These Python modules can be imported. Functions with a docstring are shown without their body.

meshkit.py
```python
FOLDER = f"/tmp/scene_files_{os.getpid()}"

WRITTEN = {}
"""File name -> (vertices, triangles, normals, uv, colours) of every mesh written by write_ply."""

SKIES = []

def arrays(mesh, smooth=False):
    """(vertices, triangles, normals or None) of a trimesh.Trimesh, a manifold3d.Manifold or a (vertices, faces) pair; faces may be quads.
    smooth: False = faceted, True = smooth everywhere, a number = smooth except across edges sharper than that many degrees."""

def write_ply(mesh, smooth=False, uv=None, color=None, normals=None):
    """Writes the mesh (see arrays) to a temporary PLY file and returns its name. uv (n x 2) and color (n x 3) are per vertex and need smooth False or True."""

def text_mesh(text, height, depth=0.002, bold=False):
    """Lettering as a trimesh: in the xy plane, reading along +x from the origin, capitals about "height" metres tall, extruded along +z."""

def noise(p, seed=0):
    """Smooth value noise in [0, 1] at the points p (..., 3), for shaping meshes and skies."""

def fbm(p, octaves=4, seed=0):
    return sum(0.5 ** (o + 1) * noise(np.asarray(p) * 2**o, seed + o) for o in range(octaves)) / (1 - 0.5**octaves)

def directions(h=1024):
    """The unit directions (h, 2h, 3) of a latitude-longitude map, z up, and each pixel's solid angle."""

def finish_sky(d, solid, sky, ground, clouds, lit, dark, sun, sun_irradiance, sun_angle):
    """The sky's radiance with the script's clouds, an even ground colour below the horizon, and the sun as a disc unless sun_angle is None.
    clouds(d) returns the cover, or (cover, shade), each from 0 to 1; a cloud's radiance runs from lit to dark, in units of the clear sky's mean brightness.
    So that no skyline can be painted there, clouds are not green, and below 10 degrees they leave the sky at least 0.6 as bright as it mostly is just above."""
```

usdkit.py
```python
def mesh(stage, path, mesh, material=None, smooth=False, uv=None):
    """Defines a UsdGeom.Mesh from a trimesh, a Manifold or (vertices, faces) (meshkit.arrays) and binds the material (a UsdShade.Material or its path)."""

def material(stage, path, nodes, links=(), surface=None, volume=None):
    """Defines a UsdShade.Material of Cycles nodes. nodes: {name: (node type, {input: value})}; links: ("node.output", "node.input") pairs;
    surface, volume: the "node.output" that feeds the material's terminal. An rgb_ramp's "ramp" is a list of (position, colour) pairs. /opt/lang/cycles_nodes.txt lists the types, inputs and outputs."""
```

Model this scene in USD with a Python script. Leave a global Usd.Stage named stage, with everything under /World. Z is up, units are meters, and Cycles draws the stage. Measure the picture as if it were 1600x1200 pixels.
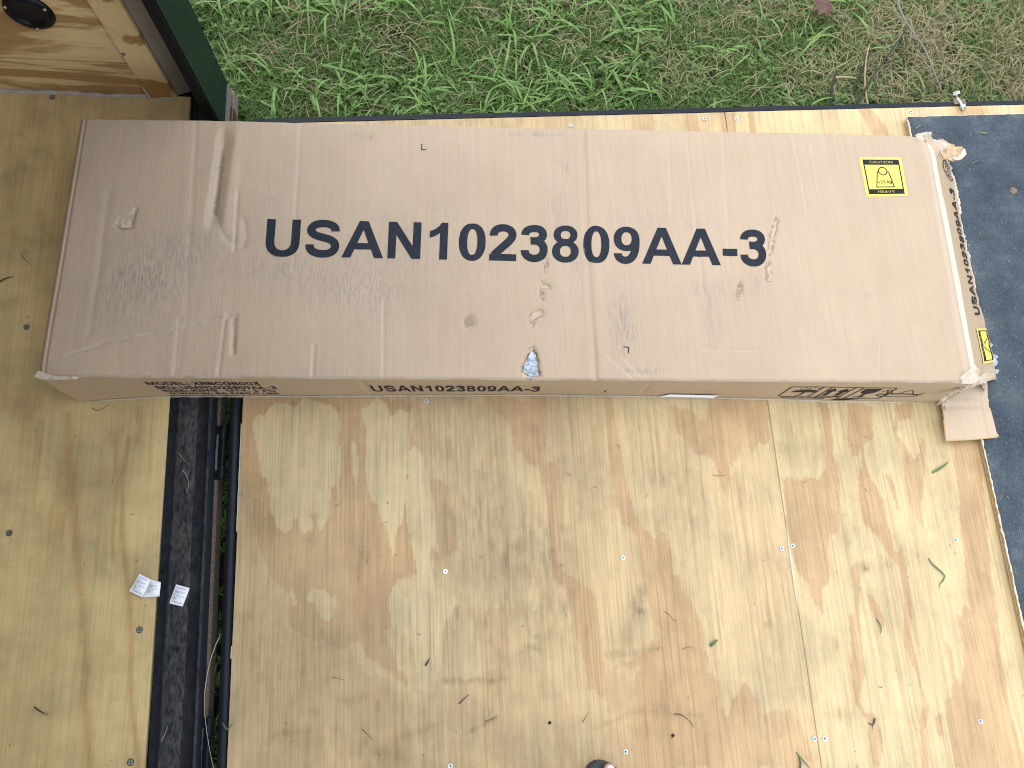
import math, random
import numpy as np, trimesh, shapely
from shapely.geometry import Polygon, LineString, Point
from shapely import affinity
import usdkit, meshkit
from pxr import Usd, UsdGeom, UsdLux, UsdShade, Gf, Sdf, Vt

stage = Usd.Stage.CreateInMemory()
UsdGeom.SetStageUpAxis(stage, UsdGeom.Tokens.z)
UsdGeom.SetStageMetersPerUnit(stage, 1.0)
UsdGeom.Xform.Define(stage, '/World')
UsdGeom.Scope.Define(stage, '/World/Looks')

# ------------------------------------------------------------------ camera, sky, sun
cam = UsdGeom.Camera.Define(stage, '/World/camera')
cam.CreateHorizontalApertureAttr(36.0); cam.CreateVerticalApertureAttr(27.0)
cam.CreateFocalLengthAttr(25.875); cam.CreateClippingRangeAttr(Gf.Vec2f(0.02, 500))
cam.CreateExposureAttr(0.46)
RC = np.array([[0.99655042, 0.03400268, -0.07570392], [-0.05273741, 0.96380885, -0.26132596], [0.06407832, 0.26441693, 0.96227733]])
CP = (0.0, 0.0, 1.6597)
m4 = Gf.Matrix4d(1.0)
for i in range(3):
    for j in range(3): m4[j, i] = float(RC[i, j])
for i in range(3): m4[3, i] = CP[i]
cam.AddTransformOp().Set(m4)

LOOKS = '/World/Looks/'
SUN_EL, SUN_ROT = math.radians(66), math.radians(-72)
sun_dir = np.array([math.cos(SUN_EL)*math.sin(SUN_ROT), math.cos(SUN_EL)*math.cos(SUN_ROT), math.sin(SUN_EL)])
skym = usdkit.material(stage, LOOKS+'sky_look', {
    'tc': ('texture_coordinate', {}),
    'mp': ('mapping', {'scale': (1.2, 1.2, 2.2)}),
    'nz': ('noise_texture', {'scale': 1.6, 'detail': 6, 'roughness': 0.55}),
    'rp': ('rgb_ramp', {'ramp': [(0.25, (0.70,)*3), (0.7, (0.95,)*3)]}),
    'sky': ('sky_texture', {'sky_type': 'single_scattering', 'sun_disc': False, 'sun_elevation': SUN_EL, 'sun_rotation': SUN_ROT, 'aerosol_density': 3.0}),
    'mx': ('mix', {'color2': (15.5, 16.6, 18.2)}),
    'bg': ('background_shader', {'strength': 0.10})},
    [('tc.generated', 'mp.vector'), ('mp.vector', 'nz.vector'), ('nz.fac', 'rp.fac'), ('rp.color', 'mx.fac'), ('sky.color', 'mx.color1'), ('mx.color', 'bg.color')], surface='bg.background')
dome = UsdLux.DomeLight.Define(stage, '/World/sky')
UsdShade.MaterialBindingAPI.Apply(dome.GetPrim()).Bind(skym)
dome.GetPrim().SetCustomDataByKey('kind', 'structure')
sun = UsdLux.DistantLight.Define(stage, '/World/sun')
sun.CreateIntensityAttr(0.4); sun.CreateAngleAttr(46.0); sun.CreateNormalizeAttr(True); sun.CreateColorAttr(Gf.Vec3f(1.0, 0.95, 0.88))
zz = Gf.Rotation(Gf.Vec3d(0, 0, 1), Gf.Vec3d(*map(float, sun_dir)))
mm = Gf.Matrix4d(1.0); mm.SetRotate(zz); sun.AddTransformOp().Set(mm)

rnd = random.Random(7); rng = np.random.default_rng(7)
# ------------------------------------------------------------------ helpers
used = {}
def numbered(path):
    n = used.get(path, 0); used[path] = n + 1
    return path if n == 0 else '%s_%03d' % (path, n)
BASE = {}
def tag(prim, label=None, cat=None, group=None, kind=None):
    for k, v in (('label', label), ('category', cat), ('group', group), ('kind', kind)):
        if v: prim.SetCustomDataByKey(k, v)
    return prim
def thing(name, label, cat, base=(0, 0, 0), group=None, kind=None):
    p = numbered('/World/' + name); x = UsdGeom.Xform.Define(stage, p); x.AddTranslateOp().Set(Gf.Vec3d(*map(float, base)))
    BASE[p] = np.array(base, float)
    return tag(x.GetPrim(), label, cat, group, kind).GetPath().pathString
def part(parent, name, mesh, mat, smooth=False, label=None, kind=None, pv=None, xform=False):
    """One Mesh under a thing or a part, given in world coordinates."""
    p = numbered(parent + '/' + name)
    b = BASE.get(parent, np.zeros(3))
    v, f, n = meshkit.arrays(mesh, smooth)
    m = usdkit.mesh(stage, p, (v - b, f), mat)
    if n is not None:
        m.CreateNormalsAttr(Vt.Vec3fArray.FromNumpy(n.astype(np.float32))); m.SetNormalsInterpolation('vertex')
    for k, a in (pv or {}).items():
        UsdGeom.PrimvarsAPI(m).CreatePrimvar(k, Sdf.ValueTypeNames.FloatArray, 'vertex').Set(Vt.FloatArray.FromNumpy(np.asarray(a, np.float32)))
    BASE[p] = b
    if label or kind: tag(m.GetPrim(), label, None, None, kind)
    return p
def solo(name, mesh, mat, label=None, cat=None, smooth=False, group=None, kind=None, pv=None):
    p = part('/World', name, mesh, mat, smooth, None, None, pv)
    tag(stage.GetPrimAtPath(p), label, cat, group, kind); return p
BASE['/World'] = np.zeros(3)
def box(x0, x1, y0, y1, z0, z1, ch=0.0):
    if ch <= 0:
        b = trimesh.creation.box((x1-x0, y1-y0, z1-z0)); b.apply_translation(((x0+x1)/2, (y0+y1)/2, (z0+z1)/2)); return b
    pts = []
    for sx in (0, 1):
        for sy in (0, 1):
            for sz in (0, 1):
                c = np.array([x1 if sx else x0, y1 if sy else y0, z1 if sz else z0]); d = np.array([-1 if sx else 1, -1 if sy else 1, -1 if sz else 1])*ch
                for k in range(3):
                    e = d.copy(); e[k] = 0; pts.append(c + e)
    return trimesh.convex.convex_hull(np.array(pts))
def cat(ms): return trimesh.util.concatenate(ms)
def prism(poly, z0, z1):
    m = trimesh.creation.extrude_polygon(poly if isinstance(poly, Polygon) else Polygon(poly), z1-z0, engine='earcut'); m.apply_translation((0, 0, z0)); return m
def tube(pts, r, sides=6, taper=None):
    pts = np.asarray(pts, float); n = len(pts)
    rr = np.full(n, r) if taper is None else r*np.asarray(taper)
    t = np.gradient(pts, axis=0); t /= np.linalg.norm(t, axis=1)[:, None]
    up = np.where(np.abs(t[:, 2:3]) > .9, [[1, 0, 0]], [[0, 0, 1.0]]); a = np.cross(t, up); a /= np.linalg.norm(a, axis=1)[:, None]; b = np.cross(t, a)
    th = np.arange(sides)/sides*2*np.pi
    V = (pts[:, None] + rr[:, None, None]*(np.cos(th)[None, :, None]*a[:, None] + np.sin(th)[None, :, None]*b[:, None])).reshape(-1, 3)
    F = []
    for i in range(n-1):
        for k in range(sides):
            p, q = i*sides+k, i*sides+(k+1) % sides
            F += [(p, q, q+sides), (p, q+sides, p+sides)]
    V = np.vstack([V, pts[:1], pts[-1:]])
    for k in range(sides):
        F += [(len(V)-2, (k+1) % sides, k), (len(V)-1, (n-1)*sides+k, (n-1)*sides+(k+1) % sides)]
    return trimesh.Trimesh(V, F, process=False)
def spline(pts, n=12):
    pts = np.asarray(pts, float); 
    if len(pts) < 3: return pts[0] + np.linspace(0, 1, n)[:, None]*(pts[-1]-pts[0])
    from scipy.interpolate import CubicSpline
    d = np.r_[0, np.cumsum(np.linalg.norm(np.diff(pts, axis=0), axis=1))]
    return CubicSpline(d, pts)(np.linspace(0, d[-1], n))
def blade(pts, w, fold=0.25, taper=None):
    """A grass blade: a thin V-shaped strip along pts."""
    pts = spline(pts, 9); n = len(pts); t = np.gradient(pts, axis=0); t /= np.linalg.norm(t, axis=1)[:, None]
    s = np.cross(t, [0, 0, 1.0]); s /= np.linalg.norm(s, axis=1)[:, None]+1e-9
    ww = w*(np.sin(np.linspace(.25, 1, n)*np.pi)**.6 if taper is None else taper)
    V = np.stack([pts - s*ww[:, None]/2, pts - [0, 0, fold*w/2], pts + s*ww[:, None]/2, pts - [0, 0, fold*w/2 + .0006]], 1).reshape(-1, 3); F = []
    for i in range(n-1):
        for k in range(4):
            a, b = i*4+k, i*4+(k+1) % 4; F += [(a, b, b+4), (a, b+4, a+4)]
    return trimesh.Trimesh(V, F, process=False)
def gridmesh(X, Y, Z):
    n, m = X.shape; V = np.stack([X, Y, Z], -1).reshape(-1, 3); i = np.arange(n*m).reshape(n, m)
    a, b, c, d = i[:-1, :-1].ravel(), i[1:, :-1].ravel(), i[1:, 1:].ravel(), i[:-1, 1:].ravel()
    return trimesh.Trimesh(V, np.vstack([np.c_[a, b, c], np.c_[a, c, d]]), process=False)
def fbm2(x, y, sx, sy, seed=0, oct=4): return meshkit.fbm(np.stack([x*sx, y*sy, np.zeros_like(x)+seed*7.3], -1), oct, seed)
def inpoly(x, y, polys):
    out = np.zeros(x.shape, bool)
    for p in polys:
        P = Polygon(p).buffer(0); b = P.bounds; k = (x > b[0]) & (x < b[2]) & (y > b[1]) & (y < b[3])
        if k.any(): out[k] |= shapely.contains_xy(P, x[k], y[k])
    return out
def dist_line(x, y, pts): 
    d = np.full(x.shape, 9.0)
    for (x0, y0), (x1, y1) in zip(pts[:-1], pts[1:]):
        L2 = (x1-x0)**2+(y1-y0)**2; t = np.clip(((x-x0)*(x1-x0)+(y-y0)*(y1-y0))/L2, 0, 1); d = np.minimum(d, np.hypot(x-x0-t*(x1-x0), y-y0-t*(y1-y0)))
    return d
def side_line(x, y, pts):
    (x0, y0), (x1, y1) = pts[0], pts[-1]; return ((x-x0)*(y1-y0)-(y-y0)*(x1-x0))/math.hypot(x1-x0, y1-y0)

# ------------------------------------------------------------------ materials
def mat(name, nodes, links, surface='p.BSDF'): return usdkit.material(stage, LOOKS+name, nodes, links, surface=surface)
def plain(name, col, rough=.6, var=.12, scale=40, metallic=0, bump=0, spec=.5):
    nd = {'g': ('geometry', {}), 'n': ('noise_texture', {'scale': scale, 'detail': 4}),
          'r': ('rgb_ramp', {'ramp': [(.25, tuple(c*(1-var) for c in col)), (.75, tuple(min(1, c*(1+var)) for c in col))]}),
          'p': ('principled_bsdf', {'roughness': rough, 'metallic': metallic, 'specular_ior_level': spec})}
    ln = [('g.position', 'n.vector'), ('n.fac', 'r.fac'), ('r.color', 'p.base_color')]
    if bump: nd['b'] = ('bump', {'strength': 1.0, 'distance': bump}); ln += [('n.fac', 'b.height'), ('b.normal', 'p.normal')]
    return mat(name, nd, ln)
def ply_material(name, tan, cream, along=1, dirt=1.0, rough=.55, use_attr=True, grain=1.0, bump=.0006):
    """Plywood: tan and cream veneer figure from the mesh's own figure value, grain lines along one axis, grime, scuffs."""
    sc = {0: (2.6, 105, 105), 1: (105, 2.6, 105)}[along]
    sf = {0: (4.5, 215, 215), 1: (215, 4.5, 215)}[along]
    sw = {0: (1.6, 9, 9), 1: (9, 1.6, 9)}[along]
    nd = {'g': ('geometry', {}),
          'm1': ('mapping', {'scale': sc}), 'n1': ('noise_texture', {'scale': 1.0, 'detail': 3, 'roughness': .6, 'distortion': .6}),
          'm2': ('mapping', {'scale': sf}), 'n2': ('noise_texture', {'scale': 1.0, 'detail': 3, 'roughness': .7}),
          'm3': ('mapping', {'scale': sw}), 'n3': ('noise_texture', {'scale': 1.0, 'detail': 5, 'roughness': .55, 'distortion': .8}),
          'n4': ('noise_texture', {'scale': 5.0, 'detail': 8, 'roughness': .7}),
          'n5': ('noise_texture', {'scale': 190.0, 'detail': 3, 'roughness': .8}),
          'r1': ('rgb_ramp', {'ramp': [(.30, (1-.15*grain,)*3), (.52, (1.02,)*3)]}),
          'r2': ('rgb_ramp', {'ramp': [(.30, (1-.23*grain,)*3), (.55, (1.035,)*3)]}),
          'r4': ('rgb_ramp', {'ramp': [(.36, (.72, .73, .77)), (.58, (1.0, 1.0, 1.0))]}),
          'r5': ('rgb_ramp', {'ramp': [(.27, (.62, .60, .58)), (.36, (1.0, 1.0, 1.0))]}),
          'rt': ('rgb_ramp', {'ramp': [(.3, tuple(c*.88 for c in tan)), (.7, tuple(c*1.1 for c in tan))]}),
          'rc': ('rgb_ramp', {'ramp': [(.3, tuple(c*.92 for c in cream)), (.7, tuple(c*1.07 for c in cream))]}),
          'mix': ('mix', {}), 'x1': ('mix', {'mix_type': 'multiply', 'fac': 1.0}), 'x2': ('mix', {'mix_type': 'multiply', 'fac': 1.0}),
          'x4': ('mix', {'mix_type': 'multiply', 'fac': dirt}), 'x5': ('mix', {'mix_type': 'multiply', 'fac': dirt}),
          'b': ('bump', {'strength': .6, 'distance': bump}),
          'p': ('principled_bsdf', {'roughness': rough, 'specular_ior_level': .35})}
    ln = [('g.position', 'm1.vector'), ('m1.vector', 'n1.vector'), ('g.position', 'm2.vector'), ('m2.vector', 'n2.vector'), ('g.position', 'm3.vector'), ('m3.vector', 'n3.vector'),
          ('g.position', 'n4.vector'), ('g.position', 'n5.vector'), ('n1.fac', 'r1.fac'), ('n2.fac', 'r2.fac'), ('n4.fac', 'r4.fac'), ('n5.fac', 'r5.fac'), ('n3.fac', 'rt.fac'), ('n3.fac', 'rc.fac'),
          ('rt.color', 'mix.color1'), ('rc.color', 'mix.color2'), ('mix.color', 'x1.color1'), ('r1.color', 'x1.color2'), ('x1.color', 'x2.color1'), ('r2.color', 'x2.color2'),
          ('x2.color', 'x4.color1'), ('r4.color', 'x4.color2'), ('x4.color', 'x5.color1'), ('r5.color', 'x5.color2'), ('n1.fac', 'b.height'), ('b.normal', 'p.normal')]
    last = 'x5.color'
    if use_attr:
        nd['a'] = ('attribute', {'attribute': 'figure'}); ln.append(('a.fac', 'mix.fac'))
        nd['a2'] = ('attribute', {'attribute': 'stain'}); nd['x6'] = ('mix', {'mix_type': 'multiply', 'color2': (.44, .41, .40)})
        ln += [('a2.fac', 'x6.fac'), (last, 'x6.color1')]; last = 'x6.color'
    else:
        nd['rf'] = ('rgb_ramp', {'ramp': [(.46, (0,)*3), (.50, (1,)*3)]}); ln += [('n3.fac', 'rf.fac'), ('rf.color', 'mix.fac')]
    ln.append((last, 'p.base_color'))
    return mat(name, nd, ln)
TAN, CREAM = (.435, .285, .145), (.535, .425, .235)
M = {}
M['ramp_ply'] = ply_material('ramp_plywood', TAN, CREAM, 1, dirt=.75)
M['floor_ply'] = ply_material('floor_plywood', (.50, .335, .15), (.62, .485, .235), 1, grain=.5)
M['wall_ply'] = ply_material('wall_plywood', (.36, .21, .085), (.60, .44, .22), 0, dirt=.4, use_attr=False, grain=.7)
M['trim_ply'] = ply_material('trim_plywood', (.34, .19, .07), (.60, .44, .22), 2 if False else 1, dirt=.4, use_attr=False, grain=.6)
M['ply_edge'] = plain('plywood_edge', (.45, .30, .14), .8, .3, 300)
M['raw_edge'] = plain('splintered_edge', (.58, .51, .40), .9, .25, 200)
M['black'] = plain('black_paint', (.004, .004, .005), .25, .4, 60, bump=.0003, spec=.2)
M['tube'] = plain('black_tube', (.008, .011, .017), .42, .3, 30, spec=.2)
M['post_black'] = plain('post_black', (.003, .003, .003), .6, .3, 60, spec=.15)
M['post_face'] = plain('post_face', (.003, .008, .005), .35, .6, 120, bump=.0015, spec=.1)
M['jamb'] = plain('jamb_paint', (.20, .17, .13), .45, .08, 20)
M['ceiling'] = plain('ceiling_panel', (.62, .60, .56), .6, .05, 10)
M['caulk'] = plain('caulk', (.42, .39, .36), .7, .12, 90, bump=.002)
M['sill'] = plain('worn_sill', (.12, .115, .105), .8, .35, 120)
M['red'] = plain('red_lens', (.05, .010, .008), .4, .2, 60)
M['rust'] = mat('rusty_beam', {'g': ('geometry', {}), 'n': ('noise_texture', {'scale': 260, 'detail': 5, 'roughness': .7}), 'r': ('rgb_ramp', {'ramp': [(.3, (.07, .05, .037)), (.55, (.20, .15, .115)), (.75, (.30, .24, .19))]}), 'b': ('bump', {'strength': 1, 'distance': .003}), 'p': ('principled_bsdf', {'roughness': .95})},
    [('g.position', 'n.vector'), ('n.fac', 'r.fac'), ('r.color', 'p.base_color'), ('n.fac', 'b.height'), ('b.normal', 'p.normal')])
M['zinc'] = plain('zinc_screw', (.50, .58, .64), .42, .25, 300, metallic=1.0)
M['steel_bright'] = plain('bright_steel', (.48, .47, .45), .35, .3, 200, metallic=1.0)
M['recess'] = plain('screw_recess', (.05, .06, .07), .6, .1, 100)
def dusty(name, amount):
    return mat(name, {'g': ('geometry', {}), 'a': ('attribute', {'attribute': 'dust'}), 'm': ('mapping', {'scale': (1.0, .35, 1.0)}), 'n': ('noise_texture', {'scale': 140, 'detail': 7, 'roughness': .75}), 'n2': ('noise_texture', {'scale': 11, 'detail': 4}),
        'ad': ('math', {'math_type': 'multiply', 'value2': amount}), 'ad2': ('math', {'math_type': 'multiply_add', 'value2': 1.5, 'value3': -.52, 'use_clamp': True}), 'mu': ('math', {'math_type': 'multiply', 'use_clamp': True}), 'mu2': ('math', {'math_type': 'multiply', 'use_clamp': True}),
        'mx': ('mix', {'color1': (.006, .009, .015), 'color2': (.21, .195, .175)}), 'rr': ('map_range', {'to_min': .35, 'to_max': .95}), 'p': ('principled_bsdf', {'specular_ior_level': .15})},
        [('g.position', 'm.vector'), ('m.vector', 'n.vector'), ('g.position', 'n2.vector'), ('n.fac', 'ad2.value1'), ('n2.fac', 'ad.value1'), ('ad2.value', 'mu.value1'), ('ad.value', 'mu.value2'), ('mu.value', 'mu2.value1'), ('a.fac', 'mu2.value2'),
         ('mu2.value', 'mx.fac'), ('mx.color', 'p.base_color'), ('mu2.value', 'rr.value'), ('rr.result', 'p.roughness')])
M['threshold'] = dusty('dusty_black_steel', 3.6)
# black-painted panel: worn paint with fine pale scratches along the sheet
M['panel'] = mat('scuffed_black_panel', {'g': ('geometry', {}), 'm': ('mapping', {'scale': (300, 90, 100), 'rotation': (0, 0, .12)}), 'n': ('noise_texture', {'scale': 1.0, 'detail': 4, 'roughness': .7}),
    'n2': ('noise_texture', {'scale': 9, 'detail': 7, 'roughness': .7}), 'n3': ('noise_texture', {'scale': 160, 'detail': 3, 'roughness': .7}),
    'r': ('rgb_ramp', {'ramp': [(.60, (0,)*3), (.74, (1,)*3)]}), 'r2': ('rgb_ramp', {'ramp': [(.32, (.026, .036, .048)), (.52, (.044, .058, .073)), (.72, (.080, .095, .106))]}), 'r3': ('rgb_ramp', {'ramp': [(.35, (.82,)*3), (.65, (1.15,)*3)]}),
    'mu': ('mix', {'mix_type': 'multiply', 'fac': 1.0}), 'mx': ('mix', {'color2': (.36, .36, .33)}), 'sc': ('math', {'math_type': 'multiply', 'value2': .55}), 'b': ('bump', {'strength': 1, 'distance': .0012}), 'p': ('principled_bsdf', {'roughness': .7, 'specular_ior_level': .15})},
    [('g.position', 'm.vector'), ('m.vector', 'n.vector'), ('g.position', 'n2.vector'), ('g.position', 'n3.vector'), ('n.fac', 'r.fac'), ('n2.fac', 'r2.fac'), ('n3.fac', 'r3.fac'), ('r2.color', 'mu.color1'), ('r3.color', 'mu.color2'), ('mu.color', 'mx.color1'),
     ('r.color', 'sc.value1'), ('sc.value', 'mx.fac'), ('mx.color', 'p.base_color'), ('n3.fac', 'b.height'), ('b.normal', 'p.normal')])
# cardboard: fluting lines across the sheet, paper fibre mottling, rubbed ink, torn fibre
def cardboard(name, col, flute=True, attr=True):
    nd = {'g': ('geometry', {}), 'm': ('mapping', {'scale': (200, 5, 200), 'rotation': (0, 0, .04)}), 'n': ('noise_texture', {'scale': 1.0, 'detail': 2, 'roughness': .5}),
          'n2': ('noise_texture', {'scale': 420, 'detail': 4, 'roughness': .75}), 'n3': ('noise_texture', {'scale': 4.5, 'detail': 6, 'roughness': .6}),
          'w': ('wave_texture', {'wave_type': 'bands', 'bands_direction': 'x', 'scale': 45, 'distortion': .6, 'detail': 2}), 
          'r': ('rgb_ramp', {'ramp': [(.28, tuple(c*.955 for c in col)), (.7, tuple(c*1.03 for c in col))]}), 'r2': ('rgb_ramp', {'ramp': [(.3, (.90,)*3), (.7, (1.06,)*3)]}),
          'r3': ('rgb_ramp', {'ramp': [(.3, (.92, .91, .90)), (.65, (1.02, 1.02, 1.03))]}), 'x1': ('mix', {'mix_type': 'multiply', 'fac': 1.0}), 'x2': ('mix', {'mix_type': 'multiply', 'fac': 1.0}),
          'ha': ('math', {'math_type': 'multiply_add', 'value2': .45}), 'b': ('bump', {'strength': .22, 'distance': .0006}), 'p': ('principled_bsdf', {'roughness': .62, 'specular_ior_level': .35})}
    ln = [('g.position', 'm.vector'), ('m.vector', 'n.vector'), ('g.position', 'n2.vector'), ('g.position', 'n3.vector'), ('g.position', 'w.vector'), ('n.fac', 'r.fac'), ('n2.fac', 'r2.fac'), ('n3.fac', 'r3.fac'), ('r.color', 'x1.color1'), ('r2.color', 'x1.color2'), ('x1.color', 'x2.color1'), ('r3.color', 'x2.color2'),
          ('w.fac' if flute else 'n2.fac', 'ha.value1'), ('n.fac', 'ha.value3'), ('ha.value', 'b.height'), ('b.normal', 'p.normal')]
    last = 'x2.color'
    if attr:
        nd.update({'a1': ('attribute', {'attribute': 'ink'}), 'mi': ('mapping', {'scale': (300, 45, 200)}), 'ni': ('noise_texture', {'scale': 1.0, 'detail': 3, 'roughness': .65}), 'ri': ('rgb_ramp', {'ramp': [(.44, (0,)*3), (.66, (1,)*3)]}),
                   'mi2': ('math', {'math_type': 'multiply'}), 'x3': ('mix', {'color2': (.13, .13, .155)}), 'a2': ('attribute', {'attribute': 'torn'}), 'x4': ('mix', {'color2': (.45, .385, .315)}), 'a3': ('attribute', {'attribute': 'bare'}), 'x5': ('mix', {'color2': (.235, .175, .12)})})
        ln += [('g.position', 'mi.vector'), ('mi.vector', 'ni.vector'), ('ni.fac', 'ri.fac'), ('ri.color', 'mi2.value1'), ('a1.fac', 'mi2.value2'), ('mi2.value', 'x3.fac'), (last, 'x3.color1'), ('a2.fac', 'x4.fac'), ('x3.color', 'x4.color1'), ('a3.fac', 'x5.fac'), ('x4.color', 'x5.color1')]
        last = 'x5.color'
    ln.append((last, 'p.base_color'))
    return mat(name, nd, ln)
CARD = (.385, .294, .207)
M['card'] = cardboard('cardboard', CARD)
M['card_side'] = cardboard('cardboard_side', (.37, .275, .175), False, False)
M['card_plain'] = cardboard('cardboard_plain', (.43, .335, .24), False, False)
M['paper'] = plain('torn_paper', (.47, .415, .345), .85, .08, 500, bump=.0005)
M['white_paper'] = plain('white_paper', (.78, .80, .84), .6, .03, 60)
M['brown_tape'] = plain('brown_tape', (.42, .30, .175), .3, .25, 60, bump=.003)
M['ink'] = mat('printing_ink', {'g': ('geometry', {}), 'm': ('mapping', {'scale': (420, 60, 200)}), 'n': ('noise_texture', {'scale': 1.0, 'detail': 4, 'roughness': .7}), 'r': ('rgb_ramp', {'ramp': [(.3, (.010, .013, .020)), (.66, (.022, .027, .037)), (.80, (.09, .095, .105))]}), 'p': ('principled_bsdf', {'roughness': .6, 'specular_ior_level': .1})},
    [('g.position', 'm.vector'), ('m.vector', 'n.vector'), ('n.fac', 'r.fac'), ('r.color', 'p.base_color')])
M['ink_dark'] = plain('black_ink', (.018, .014, .012), .7, .3, 300, spec=.2)
M['yellow'] = plain('yellow_label', (.66, .54, .09), .45, .05, 60)
M['navy'] = plain('label_navy', (.010, .012, .018), .5, .2, 60, spec=.15)
M['packet_ink'] = plain('packet_ink', (.34, .40, .56), .6, .1, 60)
M['skin'] = plain('skin', (.52, .33, .26), .45, .08, 60)
M['nail'] = plain('nail', (.66, .50, .45), .2, .05, 60)
M['sandal'] = plain('sandal_rubber', (.024, .028, .034), .6, .3, 200, bump=.0008)
M['shorts'] = plain('shorts_cloth', (.09, .10, .13), .9, .15, 200)
M['shirt'] = plain('shirt_cloth', (.22, .23, .25), .9, .1, 200)
M['hair'] = plain('hair', (.03, .02, .015), .6, .3, 200)
M['clear'] = mat('clear_plastic', {'g': ('geometry', {}), 'n': ('noise_texture', {'scale': 90, 'detail': 3}), 'b': ('bump', {'strength': 1.0, 'distance': .004}), 't': ('transparent_bsdf', {'color': (.93, .95, .97)}), 'gl': ('principled_bsdf', {'base_color': (.62, .68, .76), 'roughness': .16, 'specular_ior_level': .9}), 'mx': ('mix_closure', {'fac': .42})},
    [('g.position', 'n.vector'), ('n.fac', 'b.height'), ('b.normal', 'gl.normal'), ('t.BSDF', 'mx.closure1'), ('gl.BSDF', 'mx.closure2')], 'mx.closure')
M['tape'] = mat('clear_tape', {'g': ('geometry', {}), 'n': ('noise_texture', {'scale': 120, 'detail': 3}), 'b': ('bump', {'strength': 1.0, 'distance': .002}), 't': ('transparent_bsdf', {'color': (.97, .96, .94)}), 'gl': ('principled_bsdf', {'base_color': (.5, .45, .38), 'roughness': .13, 'specular_ior_level': .9}), 'mx': ('mix_closure', {'fac': .28})},
    [('g.position', 'n.vector'), ('n.fac', 'b.height'), ('b.normal', 'gl.normal'), ('t.BSDF', 'mx.closure1'), ('gl.BSDF', 'mx.closure2')], 'mx.closure')
M['foil'] = plain('plastic_wrap', (.40, .47, .54), .22, .2, 160, metallic=.25, bump=.004)
M['soil'] = mat('soil', {'g': ('geometry', {}), 'n': ('noise_texture', {'scale': 60, 'detail': 8, 'roughness': .7}), 'n2': ('noise_texture', {'scale': 3, 'detail': 4}), 'r': ('rgb_ramp', {'ramp': [(.3, (.025, .028, .016)), (.55, (.07, .065, .04)), (.75, (.16, .13, .09))]}), 'b': ('bump', {'strength': 1, 'distance': .02}), 'p': ('principled_bsdf', {'roughness': .95})},
    [('g.position', 'n.vector'), ('n.fac', 'r.fac'), ('r.color', 'p.base_color'), ('n.fac', 'b.height'), ('b.normal', 'p.normal')])
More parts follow.
